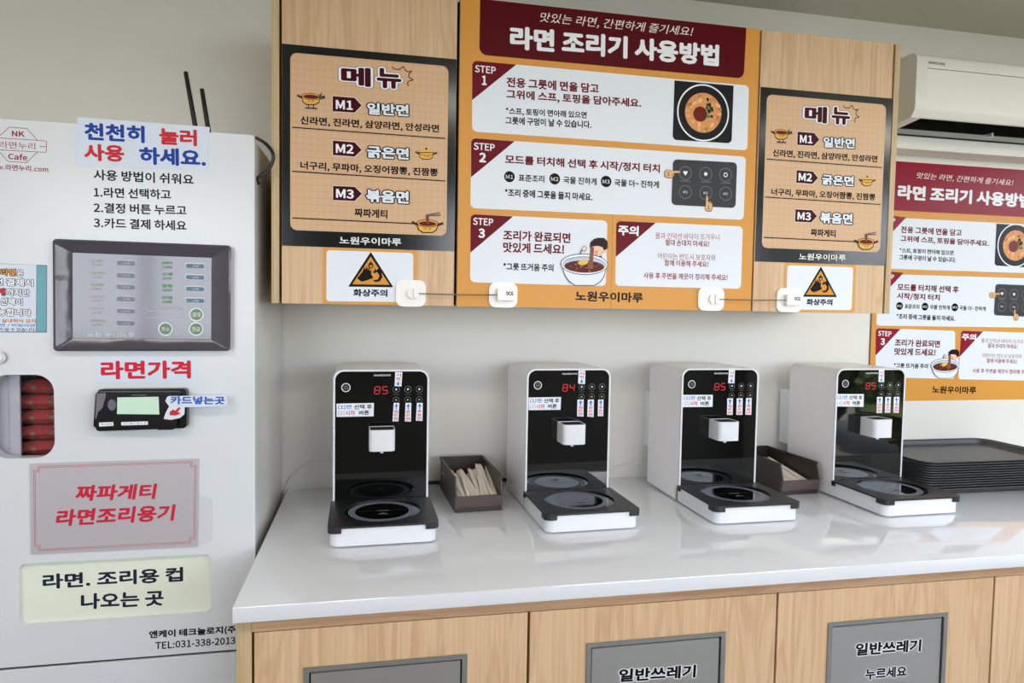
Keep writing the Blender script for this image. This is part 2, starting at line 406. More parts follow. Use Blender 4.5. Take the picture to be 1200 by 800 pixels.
for (lab, i) in cabs:
    x0, x1 = divs[i], divs[i+1]; t = thing('base_cabinet', lab, 'cabinet', ((x0+x1)/2, -.3, 0), group='base cabinets with waste flaps')
    b = new(); box(b, x0+.001, x1-.001, -.584, -.004, .08, .8055, mi=0); box(b, x0+.001, x1-.001, -.54, -.004, 0, .08, mi=0); obj('carcass', b, DARK, t)
    cx = (x0+x1)/2 if i else .0237; fx0, fx1, fz1 = cx-.1187, cx+.1187, .7472; fz0 = fz1-.235
    b = new(); extrude(b, [(x0+.0022, .085), (x1-.0022, .085), (x1-.0022, .8042), (x0+.0022, .8042)], DOORY, DOORY+.018, XZ, [[(fx0+.004, fz0+.004), (fx1-.004, fz0+.004), (fx1-.004, fz1-.004), (fx0+.004, fz1-.004)]])
    dr = obj('door', b, OAK, t)
    b = new(); extrude(b, [(fx0, fz0), (fx1, fz0), (fx1, fz1), (fx0, fz1)], DOORY-.0025, DOORY+.004, XZ, [[(fx0+.0078, fz0+.0078), (fx1-.0078, fz0+.0078), (fx1-.0078, fz1-.0068), (fx0+.0078, fz1-.0068)]])
    obj('flap_frame', b, STEELF, dr)
    b = new(); box(b, fx0+.0096, fx1-.0096, DOORY+.0005, DOORY+.003, fz0+.0096, fz1-.0096, .0006, 1)
    obj('waste_flap', b, STEEL, dr)
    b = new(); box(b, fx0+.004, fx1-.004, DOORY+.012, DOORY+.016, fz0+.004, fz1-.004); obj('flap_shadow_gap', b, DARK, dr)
    if i in (1, 2):
        p = flat_on(DOORY+.0005, rough=.4); K = (14, 16, 20); Wt = (232, 234, 236)
        o_ = dict(bold=.03, out=(.05, Wt))
        if i == 1:
            p.text('일반쓰레기', (725, 791.5), (815.5, 786), 15.5, K, **o_); p.text('누르세요', (740, 823), (800, 819), 13, K, **o_)
        else:
            p.text('일반쓰레기', (1002.5, 761), (1079.5, 755.8), 14.8, K, **o_); p.text('누르세요', (1014, 790), (1062.5, 786), 13, K, **o_)
        p.done('lettering', dr)

# ================================================================== WALL CABINETS
UY = -.330
UZ0, UZ1 = 1.2712, 1.8366
def wallcab(lab, x0, x1, doors, sides):
    t = thing('wall_cabinet', lab, 'cabinet', ((x0+x1)/2, -.16, UZ0), group='wall cabinets')
    b = new(); box(b, x0, x1, UY+.021, -.002, UZ0+.002, UZ1-.0005); obj('carcass', b, DARK, t)
    for (a, c) in doors:
        b = new(); box(b, a, c, UY, UY+.018, UZ0, UZ1, .0006, 1); obj('door', b, OAK, t)
    for (a, c) in sides:
        b = new(); box(b, a, c, UY-.001, -.003, UZ0, UZ1, .0004, 1); obj('side_panel', b, OAKE, t)
    b = new(); box(b, x0, x1, UY+.022, -.003, UZ0, UZ0+.0018); obj('underside', b, mat('cabinet_underside', (226, 222, 212), .5), t)
    return t
wallcab('oak wall cabinet at the left, beside the vending machine, bearing the darker menu', -.1635, .1495, [(-.1597, .1470)], [(-.1768, -.1640)])
wallcab('wide two-door wall cabinet covered by the big instruction poster', .1500, .7585, [(.1525, .4548), (.4554, .7568)], [])
wallcab('oak wall cabinet at the right, next to the air conditioner', .7590, 1.0695, [(.7607, 1.0667)], [(1.0702, 1.0832)])

# ------------------------------------------------------------------ artwork pieces
RED = (92, 8, 20); RTX = (108, 12, 26); BLK = (8, 8, 10); WHT = (236, 238, 242); PAN = (226, 232, 240); ORG = (212, 148, 62); CRM = (240, 232, 222)
def bowl_icon(p, c, s, lid=False, chop=False):
    """little yellow pot; c centre px, s half width px"""
    x, y = c; D = (60, 42, 30); Yl = (226, 180, 84)
    p.poly([(x-s, y-.25*s), (x+s, y-.25*s), (x+.85*s, y+.35*s), (x+.45*s, y+.62*s), (x-.45*s, y+.62*s), (x-.85*s, y+.35*s)], D)
    p.poly([(x-.9*s, y-.15*s), (x+.9*s, y-.15*s), (x+.76*s, y+.3*s), (x+.4*s, y+.52*s), (x-.4*s, y+.52*s), (x-.76*s, y+.3*s)], Yl)
    p.ell((x, y-.25*s), s, D, ratio=.36); p.ell((x, y-.25*s), s*.92, (222, 160, 90), ratio=.33)
    if lid:
        p.ell((x, y-.38*s), s*.9, Yl, ratio=.4); p.ell((x, y-.78*s), s*.14, D); p.line([(x-.9*s, y-.3*s), (x+.9*s, y-.3*s)], s*.1, D)
    else:
        p.ell((x, y-.22*s), s*.78, (96, 34, 24), ratio=.27)
    p.line([(x-1.35*s, y-.35*s), (x-.95*s, y-.15*s)], s*.22, D); p.line([(x+1.35*s, y-.25*s), (x+.95*s, y-.12*s)], s*.22, D)
    p.line([(x-.3*s, y+.2*s), (x-.1*s, y+.28*s)], s*.08, (190, 80, 40)); p.line([(x+.1*s, y+.28*s), (x+.3*s, y+.2*s)], s*.08, (190, 80, 40))
    if chop:
        p.line([(x-.1*s, y-1.0*s), (x+1.1*s, y-1.2*s)], s*.12, (110, 100, 96)); p.line([(x-.1*s, y-.95*s), (x+1.15*s, y-.98*s)], s*.12, (110, 100, 96))
        p.poly([(x-.15*s, y-.95*s), (x+.12*s, y-.98*s), (x+.12*s, y-.2*s), (x-.1*s, y-.2*s)], (120, 70, 44))
    elif not lid:
        p.line([(x-.25*s, y+.62*s), (x-.25*s, y+.9*s)], s*.1, D); p.line([(x+.25*s, y+.62*s), (x+.25*s, y+.9*s)], s*.1, D)
        p.line([(x-.55*s, y+.92*s), (x+.6*s, y+.98*s)], s*.16, (84, 56, 78))
        p.poly([(x+.7*s, y-.2*s), (x+1.15*s, y-.75*s), (x+1.05*s, y-.3*s), (x+1.5*s, y-.05*s), (x+1.0*s, y+.05*s)], (70, 76, 52))
def food(p, c, s):
    """dish of noodles, sauce and greens seen from above inside a white ring (s = ring radius px)"""
    p.ring(c, s, s*.055, WHT, 48)
    p.ell(c, s*.70, (216, 150, 96), 40)
    rnd = random.Random(3)
    for k in range(26):
        a = rnd.random()*6.28; r = s*(.45+.22*rnd.random()); q = (c[0]+r*math.cos(a), c[1]+r*math.sin(a))
        p.ell(q, s*(.07+.04*rnd.random()), [(228, 168, 112), (198, 128, 78), (236, 186, 134)][k % 3], 10, ratio=.6, rot=a, layer=p.L+1+k % 3)
    p.L += 4
    p.ell((c[0]-s*.12, c[1]+s*.05), s*.27, (112, 36, 26), 20)
    for k in range(16):
        q = (c[0]+s*(.08+.28*rnd.random()), c[1]+s*(-.35+.5*rnd.random()))
        p.ell(q, s*.055, [(44, 84, 46), (30, 60, 34), (112, 150, 96)][k % 3], 8, layer=p.L+1)
    p.L += 2
def hand(p, c, s, d):
    """pointing hand; d = 'r' or 'u'"""
    x, y = c; T = (222, 178, 130); Dk = (120, 80, 50)
    H = [(-1.0, -.35), (-.55, -.62), (.0, -.5), (1.45, -.42), (1.6, -.28), (1.45, -.12), (.35, -.1), (.55, .05), (.5, .3), (.4, .5), (.15, .68), (-.5, .7), (-1.0, .45)]
    if d == 'u': H = [(b_*.9, -a_) for a_, b_ in H]
    for col, w in ((Dk, 1.12), (T, .98)):
        p.poly([(x+a_*s*w, y+b_*s*w) for a_, b_ in H], col)
    kn = [(.15, .12), (.1, .34)] if d == 'r' else [(.12, -.15), (.34, -.1)]
    for a_, b_ in kn:
        e_ = (.4, 0) if d == 'r' else (0, -.4)
        p.line([(x+a_*s, y+b_*s), (x+(a_+e_[0])*s, y+(b_+e_[1])*s)], s*.07, Dk)
    q_ = (-.45, .08) if d == 'r' else (0, .45)
    p.text('2' if d == 'r' else '1', (x+(q_[0]-.2)*s, y+q_[1]*s), (x+(q_[0]+.2)*s, y+q_[1]*s), s*.6, Dk)
def keypad(p, TL, TR, BR, BL, xs, y1, y2, r):
    p.rquad([TL, TR, BR, BL], .009, (62, 64, 66)); G = (120, 122, 124)
    for k, x in enumerate(xs):
        dy = (x-xs[0])*.045
        p.ring((x, y1+dy), r, r*.09, G, 24); p.ring((x, y2+dy), r, r*.09, G, 24)
        if k == 0: p.poly([(x-r*.35, y1-r*.3+dy), (x+r*.35, y1-r*.3+dy), (x+r*.3, y1+dy), (x, y1+r*.4+dy), (x-r*.3, y1+dy)], WHT)
        elif k == 1: p.ell((x, y1+dy), r*.28, WHT, 10)
        else: p.ring((x, y1+dy), r*.34, r*.13, WHT, 12)
        p.text('M%d' % (k+1), (x-r*.35, y2+dy), (x+r*.35, y2+dy), r*.4, (196, 198, 200))
        p.line([(x-r*.8, y1+r*1.25+dy), (x+r*.8, y1+r*1.3+dy)], r*.1, G)
def diner(p, c, s):
    """drawn child leaning over a big bowl of noodles; c centre of bowl rim px, s rim half width px"""
    x, y = c; D = (70, 78, 96)
    X = lambda a, b: (x+a*s, y+b*s)
    # arm, head, face
    p.poly([X(.1, -.62), X(.95, -.55), X(1.0, 0), X(.0, .0)], (232, 236, 244)); p.poly([X(.62, -.35), X(.78, -.38), X(.72, -.2)], (110, 20, 30))
    p.ell(X(.0, -.68), s*.11, D, 16); p.ell(X(.0, -.68), s*.09, (238, 206, 186), 16)
    p.line([X(-.12, -.62), X(-.2, -.4)], s*.05, D)
    p.ell(X(.58, -.62), s*.27, (150, 96, 80), 24, ratio=.85); p.ell(X(.58, -.62), s*.25, (238, 200, 178), 24, ratio=.85)
    p.ell(X(.52, -.53), s*.07, (228, 140, 130), 12); p.ell(X(.92, -.55), s*.07, (238, 200, 178), 12)
    p.poly([X(.24, -.72), X(.26, -.95), X(.42, -1.1), X(.6, -1.15), X(.86, -1.14), X(1.0, -1.0), X(1.02, -.82), X(.98, -.72), X(1.08, -.78), X(1.0, -.68), X(.88, -.6), X(.78, -.74), X(.6, -.8), X(.4, -.78)], (44, 26, 32))
    # bowl
    p.poly([X(-1, 0), X(1, .02), X(.86, .55), X(.7, .78), X(.45, .93), X(-.42, .93), X(-.68, .75), X(-.86, .5)], D)
    p.poly([X(-.97, .02), X(.97, .04), X(.83, .53), X(.67, .75), X(.43, .9), X(-.4, .9), X(-.65, .72), X(-.83, .48)], (228, 234, 242))
    p.ell(X(0, 0), s*1.02, D, 40, ratio=.43); p.ell(X(0, 0), s*.99, (236, 240, 246), 40, ratio=.41)
    p.ell(X(0, .02), s*.93, D, 40, ratio=.36); p.ell(X(0, .03), s*.92, (190, 204, 220), 40, ratio=.35)
    p.ell(X(0, .1), s*.86, (96, 42, 38), 40, ratio=.29)
    rnd = random.Random(5)
    for k in range(26):
        a = rnd.random()*6.28; r = s*.75*rnd.random(); q = (x+r*math.cos(a), y+.1*s+r*.27*math.sin(a))
        p.line([q, (q[0]+s*.14*(rnd.random()-.3), q[1]+s*.05*(rnd.random()-.5))], s*.035, [(206, 140, 100), (172, 96, 72), (60, 60, 40)][k % 3], layer=p.L+1)
    p.L += 2
    p.ell(X(-.05, -.08), s*.22, (232, 190, 90), 20, ratio=.5, rot=.2)
    p.poly([X(.26, -.74), X(.42, -.74), X(.36, .2), X(.16, .2)], (150, 96, 74))
    for k in range(3): p.line([X(.29+.04*k, -.7), X(.2+.05*k, .18)], s*.015, (106, 60, 46), layer=p.L+1)
    p.L += 2
def caution_sticker(lab):
    t = thing('caution_sticker', lab, 'sticker', (-.005, UY, 1.2718), group='burn caution stickers')
    b = new(); box(b, -.0890, .0785, UY-.0005, UY-.0001, 1.2716, 1.3728); obj('sheet', b, mat('sticker_orange', ORG, .4, noise=0), t)
    p = flat_on(UY-.0005)
    p.rquad([(382.6, 293), (484.4, 296.4), (484, 354), (382.3, 352.7)], .006, PAN)
    p.rquad([(434.3, 295.2), (434.6, 295.2), (461, 336.5), (408, 335.8)], .002, (20, 18, 18))
    p.poly([(434.4, 300.5), (456.5, 333.6), (412.8, 333.0)], ORG); K = (14, 14, 14)
    p.poly([(418.5, 326), (422, 321.5), (425, 318), (427, 312), (428.3, 316), (430, 311), (431, 316), (433, 312), (433.2, 318), (435.5, 315.5), (435, 321), (437.5, 325.5), (431, 328), (424, 330), (421, 328)], K)
    p.poly([(436, 327.5), (440, 330.5), (445, 329.5), (448, 325), (447, 319), (443.5, 314), (441, 317), (439.5, 314), (438.5, 317.5), (436.5, 319), (439.5, 320), (442, 318.5), (444.8, 323), (443, 327), (439, 328)], K)
    p.ell((434.5, 311), 3, K, 16, ratio=1.2); p.ell((434.7, 311.8), 1.6, ORG, 12); p.poly([(432.8, 310), (434.6, 305.5), (436.4, 310)], K)
    p.text('화상주의', (413.8, 342.8), (454, 343.4), 8.8, (20, 26, 52), .03)
    p.done('lettering', t); return t
GRID = mat('menu_paper_grid', (206, 168, 126), .4)
def _grid():
    n = GRID.node_tree.nodes; l = GRID.node_tree.links; bs = n['Principled BSDF']
    t = n.new('ShaderNodeTexCoord'); s = n.new('ShaderNodeSeparateXYZ'); l.new(t.outputs['Object'], s.inputs[0]); outs = []
    for ax in ('X', 'Z'):
        m = n.new('ShaderNodeMath'); m.operation = 'MODULO'; m.inputs[1].default_value = .0118
        a = n.new('ShaderNodeMath'); a.operation = 'ADD'; a.inputs[1].default_value = 5.0; l.new(s.outputs[ax], a.inputs[0]); l.new(a.outputs[0], m.inputs[0])
        c = n.new('ShaderNodeMath'); c.operation = 'LESS_THAN'; c.inputs[1].default_value = .0006; l.new(m.outputs[0], c.inputs[0]); outs.append(c)
    mx = n.new('ShaderNodeMath'); mx.operation = 'MAXIMUM'; l.new(outs[0].outputs[0], mx.inputs[0]); l.new(outs[1].outputs[0], mx.inputs[1])
    mm = n.new('ShaderNodeMix'); mm.data_type = 'RGBA'; mm.inputs['A'].default_value = srgb((208, 170, 130)); mm.inputs['B'].default_value = srgb((190, 150, 116))
    l.new(mx.outputs[0], mm.inputs['Factor']); l.new(mm.outputs['Result'], bs.inputs['Base Color'])
_grid()
def menu_board(lab):
    t = thing('menu_board', lab, 'menu sign', (-.007, UY, 1.373), group='menu boards')
    b = new(); box(b, -.1592, .1466, UY-.0006, UY-.0001, 1.3732, 1.7234); obj('sheet', b, mat('menu_black', (16, 20, 19), .16, noise=0), t)
    b = new(); extrude(b, rrect(-.1452, .1318, 1.4012, 1.7094, .012), UY-.0010, UY-.0006, XZ); obj('grid_paper', b, GRID, t)
    p = flat_on(UY-.0010); M = (64, 6, 22); K = (8, 8, 9)
    p.text('메', (399.6, 88.5), (434.5, 91), 22.5, M, .03, out=(.065, WHT), out2=(.09, (120, 118, 124)))
    p.text('뉴', (441.5, 91), (470.5, 93), 23.5, M, .03, out=(.065, WHT), out2=(.09, (120, 118, 124)))
    z = lambda q: [(380+a/8.571, 60+c/8.571) for a, c in q]
    p.line(z([(680, 158), (710, 180), (755, 183), (795, 152), (812, 190), (845, 208), (878, 198), (852, 228), (850, 262), (893, 288), (850, 300), (835, 322), (846, 352)]), 1.2, (110, 30, 36))
    for (P, lx, rx_, y, s, nl, nr, nh) in [
        ([(389.7, 112.5), (415.6, 114.6), (423.9, 123.5), (415.6, 132), (389.7, 130.3)], 393.5, 413.5, 122.3, 'M1', (430, 127), (479, 129.6), 14),
        ([(390.1, 164.6), (415.6, 166.7), (423.9, 175.6), (415.6, 183.5), (390.1, 181.6)], 393.5, 414.5, 173.6, 'M2', (429.8, 177.5), (479.2, 180.5), 14),
        ([(390.3, 217.7), (415.8, 218.8), (424.1, 227), (415.8, 235.5), (390.3, 234.3)], 393.8, 414.8, 226.4, 'M3', (429, 229), (479.2, 231.5), 15)]:
        p.line(P, 1.6, (236, 214, 216), closed=True); p.poly(P, M)
        p.text(s, (lx, y), (rx_, y+1.2), 10.8, WHT, .02)
        p.text({'M1': '일반면', 'M2': '굵은면', 'M3': '볶음면'}[s], nl, nr, nh, (222, 232, 242), .03, out=(.08, K))
    p.text('신라면, 진라면, 삼양라면, 안성라면', (351.9, 141.3), (514.5, 151.2), 10.6, K, .02)
    p.text('너구리, 무파마, 오징어짬뽕, 진짬뽕', (352, 194), (513.2, 202.6), 10.6, K, .02)
    p.text('짜파게티', (415.3, 248.9), (454, 251), 10.4, K, .02)
    p.line([(342.8, 149.2), (521.5, 162.2)], 1.4, K); p.line([(342.6, 200.7), (521.5, 212)], 1.4, K); p.line([(343, 255.4), (484.4, 262)], 1.4, K)
    bowl_icon(p, (364.5, 116), 11.5); bowl_icon(p, (499.5, 181.5), 9, lid=True); bowl_icon(p, (501, 265), 13, chop=True)
    p.text('노원우이마루', (397.8, 281.4), (470.2, 283.8), 9, (226, 230, 228), .012)
    p.done('lettering', t); return t
mb = menu_board('black framed menu board at the left, nearest the vending machine')
m2 = copy_tree(mb); m2.location.x += .9215
m2['label'] = 'black framed menu board at the right, glossy grey, next to the air conditioner'
cs = caution_sticker('orange-bordered burn caution sticker under the left menu board, nearest the vending machine')
c2 = copy_tree(cs); c2.location.x += .9195
c2['label'] = 'white and orange burn caution sticker under the right menu board'

# ------------------------------------------------------------------ big instruction poster (on the two middle doors)
def tri(p, P, col=RED, r=True): p.poly(P, col)
t = thing('instruction_poster', 'large orange instruction poster with a dark red header on the middle wall cabinet doors', 'poster', (.455, UY, UZ0))
for (a, c) in [(.1530, .4548), (.4553, .7564)]:
    b = new(); box(b, a, c, UY-.0005, UY-.0001, UZ0+.0004, UZ1-.0002); obj('sheet', b, mat('poster_orange', ORG, .38, noise=0, spec=.3), t)
p = flat_on(UY-.0005); p.clip = (.1531, .7563, UZ0+.0006, UZ1-.0004)
p.rquad([(563.2, -40), (876, -8), (871.6, 92), (561.6, 64)], .014, (84, 8, 18), (0, 0, 1, 1))
p.clip = None
p.rquad([(553.5, 71), (877.6, 100.3), (875.8, 176.3), (553.2, 154)], .009, PAN)
p.rquad([(552.2, 161.8), (874.2, 183.6), (871.4, 257.6), (551.3, 243.8)], .009, PAN)
p.rquad([(551.5, 250.8), (711.8, 258.4), (710, 335.2), (550.9, 330.6)], .009, PAN)
p.rquad([(722.2, 258.8), (870.5, 265.2), (868.2, 338.4), (720.9, 334.8)], .009, PAN)
def corner(p, A, B, C, rad=.009, col=(104, 10, 24)):
    """red corner triangle with the panel's own rounded corner at A"""
    a, b_, c = [Vector(p.px(q)) for q in (A, B, C)]; u_ = (b_-a).normalized()*rad; v_ = (c-a).normalized()*rad; out = []
    for k in range(6):
        w = math.sin(k/5*math.pi/2); c_ = math.cos(k/5*math.pi/2); out.append(tuple(a + v_*(1-w) + u_*(1-c_)))
    p.poly(out + [tuple(b_), tuple(c)], col, None, True)
corner(p, (553.5, 71), (605, 75.7), (553.3, 117.3)); corner(p, (552.2, 161.8), (603.2, 165.4), (551.9, 207.8))
corner(p, (551.5, 250.8), (601.4, 253.4), (551.2, 296)); corner(p, (722.2, 258.8), (768.5, 260.9), (721.6, 301))
p.text('맛있는 라면, 간편하게 즐기세요!', (633, 20.5), (811.5, 38), 12.5, CRM, -.006, shear=.28)
p.text('라면 조리기 사용방법', (597.6, 43.6), (842.6, 65.4), 26.5, WHT, .035)
p.text('STEP', (556.6, 80.3), (581, 82.6), 8.6, WHT, .01); p.text('1', (564.8, 94), (570.3, 94.4), 11.2, WHT, .03)
p.text('STEP', (555.2, 171), (579.8, 173), 8.6, WHT, .01); p.text('2', (561.6, 184.2), (569.6, 184.8), 11.4, WHT, .03)
p.text('STEP', (554.4, 259), (578, 260.4), 8.6, WHT, .01); p.text('3', (560.6, 273), (568.4, 273.4), 11.2, WHT, .03)
p.text('주의', (724.2, 269.4), (748.4, 270.8), 12, WHT, .03)
p.text('전용 그릇에 면을 담고', (593.5, 96), (701.8, 104), 11.6, RTX, .022)
p.text('그위에 스프, 토핑을 담아주세요.', (593.2, 110.6), (751.5, 121.6), 11.8, RTX, .022)
p.text('*스프, 토핑이 면아래 있으면', (592.6, 130.2), (687.6, 135.4), 9, BLK, .018)
p.text('그릇에 구멍이 날 수 있습니다.', (592.3, 141), (693, 146.2), 9, BLK, .018)
p.text('모드를 터치해 선택 후 시작/정지 터치', (591.8, 187), (773.2, 198), 11.6, RTX, .022)
for (c, s_) in [((597, 207), 'M1'), ((650, 209.6), 'M2'), ((710.2, 212.6), 'M3')]:
    p.ell(c, 6.3, BLK, 24); p.text(s_, (c[0]-4.2, c[1]), (c[0]+4.2, c[1]+.3), 4.6, WHT, .0)
p.text('표준조리', (607.5, 208.2), (637.8, 209.8), 8.4, BLK, .014); p.text('국물 진하게', (660, 210.8), (699.2, 212.8), 8.4, BLK, .014)
p.text('국물 더~ 진하게', (719.8, 213.9), (772.2, 216.4), 8.4, BLK, .014)
p.text('*조리 중에 그릇을 들지 마세요.', (591.6, 225.5), (694.4, 231), 9.2, BLK, .018)
p.text('조리가 완료되면', (589.5, 275.4), (668.4, 279), 12.2, RTX, .022); p.text('맛있게 드세요!', (589.5, 289.5), (661, 292.2), 12.2, RTX, .022)
p.text('*그릇 뜨거움 주의', (589.6, 312), (648.6, 313.8), 8.8, BLK, .018)
R2 = (150, 50, 60)
p.text('물과 인덕션 바닥이 뜨거우니', (768, 276), (843, 278), 7.4, R2, .0); p.text('절대 손대지 마세요!', (779.4, 283.9), (831, 285.8), 7.2, R2, .008)
p.text('어린이는 반드시 보호자와', (770.6, 299.8), (838.4, 302), 7.4, R2, .0); p.text('함께 이용해 주세요!', (778.6, 307.8), (830, 309.6), 7.2, R2, .008)
p.text('사용 후 주변을 깨끗이 정리해 주세요!', (754, 322.6), (852.4, 325.2), 7.4, R2, .008)
p.text('노원우이마루', (674, 346.6), (753.4, 348.8), 12, (34, 22, 16), .02)
p.rquad([(790.4, 94.2), (859.6, 100.4), (857.2, 168), (788, 163.8)], .009, (28, 30, 31), (0, 0, 1, 1))
food(p, (824, 132.2), 30.2)
keypad(p, (788.6, 186.6), (863.6, 190.4), (861.8, 243.8), (786.6, 240), (803, 826.8, 850), 202.8, 225, 7.4)
hand(p, (786, 203.4), 7, 'r'); hand(p, (830, 240), 7, 'u')
diner(p, (684.5, 309.6), 27)
p.done('lettering', t)

# ------------------------------------------------------------------ second poster on the back wall
PY = -.0015
t = thing('instruction_poster', 'orange instruction poster on the back wall below the air conditioner, partly hidden by the cabinet', 'poster', (1.62, 0, 1.034))
b = new(); box(b, 1.311, 1.927, PY, -.0004, 1.0345, 1.679); obj('sheet', b, mat('poster_orange', ORG, .38, noise=0, spec=.3), t)
b = new(); box(b, 1.3085, 1.3112, PY-.001, -.0004, 1.0345, 1.679); obj('edge_trim', b, mat('poster_edge_brown', (80, 50, 36), .5), t)
p = Print((0, PY, 0)); p.tn = 'glossy_ink'; p.rough = .22; p.clip = (1.3113, 1.9268, 1.035, 1.6788); RD = (140, 30, 50)
p.rquad([(1.336, 1.6788), (1.905, 1.6788), (1.905, 1.5485), (1.336, 1.5485)], .014, RD, (0, 0, 1, 1), world=True)
p.rquad([(1.326, 1.5290), (1.916, 1.5290), (1.916, 1.3925), (1.326, 1.3925)], .009, PAN, world=True)
p.rquad([(1.326, 1.3780), (1.916, 1.3780), (1.916, 1.2390), (1.326, 1.2390)], .009, PAN, world=True)
p.rquad([(1026.4, 384.4), (1119.4, 387.5), (1118.8, 444), (1026, 441.6)], .009, PAN)
p.rquad([(1126.4, 387.3), (1214, 390), (1212, 446), (1123, 444.2)], .009, PAN)
corner(p, (1036.5, 251.8), (1062, 254.6), (1035, 283), col=RD); corner(p, (1031.4, 317.2), (1059, 319.4), (1031, 349), col=RD)
corner(p, (1026.4, 384.4), (1055.2, 385.4), (1025.8, 416.7), col=RD); corner(p, (1126.4, 387.3), (1152, 388.2), (1124.4, 418), col=RD)
p.text('맛있는 라면, 간편하게 즐기세요!', (1074.4, 205.8), (1187, 214.6), 8, CRM, -.006, shear=.28)
p.text('라면 조리기 사용방법', (1052, 224.6), (1208, 235.8), 17, WHT, .035)
p.text('STEP', (1036.5, 257.4), (1049.2, 258.4), 5.4, WHT, .01); p.text('1', (1042, 266), (1045, 266), 6.5, WHT, .03)
p.text('STEP', (1033.5, 323.6), (1047.6, 324.4), 5.4, WHT, .01); p.text('2', (1038, 332.5), (1042, 332.5), 7, WHT, .03)
p.text('STEP', (1029, 390.2), (1044.6, 391.2), 6, WHT, .01); p.text('3', (1032, 400), (1037, 400.2), 8, WHT, .03)
p.text('주의', (1127, 394.4), (1143.8, 395.2), 8, WHT, .03)
p.text('전용 그릇에 면을 담고', (1055.6, 268.8), (1127, 272.8), 8, RTX, .022)
p.text('그위에 스프, 토핑을 담아주세요.', (1055, 279.6), (1159, 285.6), 8, RTX, .022)
p.text('*스프, 토핑이 면아래 있으면', (1054, 293.4), (1117.4, 296.6), 6.2, BLK, .018)
p.text('그릇에 구멍이 날 수 있습니다.', (1053.6, 301.2), (1120.2, 304.6), 6.2, BLK, .018)
p.text('모드를 터치해 선택 후', (1051.5, 336.2), (1123.4, 339.4), 8.2, RTX, .022); p.text('시작/정지 터치', (1051, 346.8), (1101.2, 349), 8.2, RTX, .022)
for (c, s_) in [((1054, 358.4), 'M1'), ((1083.8, 359.2), 'M2'), ((1118.8, 360), 'M3')]:
    p.ell(c, 4, BLK, 20); p.text(s_, (c[0]-2.6, c[1]), (c[0]+2.6, c[1]+.1), 2.8, WHT, .0)
p.text('표준조리', (1060, 358.7), (1077.2, 359.4), 5.4, BLK, .012); p.text('국물 진하게', (1089.6, 359.5), (1112.8, 360.5), 5.4, BLK, .012)
p.text('국물 더~ 진하게', (1124, 360.6), (1155, 361.9), 5.4, BLK, .012)
p.text('*조리 중에 그릇을 들지 마세요.', (1050.4, 370.4), (1119.3, 373.2), 6.2, BLK, .018)
p.text('조리가 완료되면', (1048.5, 401.2), (1101.4, 403), 8.4, RTX, .022); p.text('맛있게 드세요!', (1048, 411.6), (1096.2, 413), 8.4, RTX, .022)
p.text('*그릇 뜨거움 주의', (1047.3, 428), (1087.4, 429), 5.8, BLK, .018)
p.text('물과 인덕션 바닥이 뜨거우니', (1149.8, 398.8), (1203, 400.6), 5.2, R2, .0); p.text('절대 손대지 마세요!', (1157.4, 404.8), (1192.4, 406), 5.2, R2, .006)
p.text('어린이는 반드시 보호자와', (1151, 416.2), (1197, 417.6), 5.2, R2, .0); p.text('함께 이용해 주세요!', (1156.2, 422.4), (1191.8, 423.6), 5.2, R2, .006)
p.text('사용 후 주변을 깨끗이 정리해 주세요!', (1139.4, 434), (1210, 436), 5.2, R2, .006)
p.text('노원우이마루', (1092.4, 456.2), (1143.8, 457.2), 8.6, (34, 22, 16), .02)
p.rquad([(1167.6, 262), (1218, 265.6), (1216, 314), (1165.2, 311)], .009, (22, 24, 28), (0, 0, 1, 1))
food(p, (1190, 287.6), 21)
keypad(p, (1166.4, 332.6), (1214, 334.6), (1213, 371.6), (1164.4, 369.2), (1174, 1188, 1202), 344, 359, 5)
hand(p, (1164.5, 345.5), 4.8, 'r'); hand(p, (1190, 370), 4.8, 'u')
diner(p, (1107, 428), 16.4)
p.done('lettering', t)

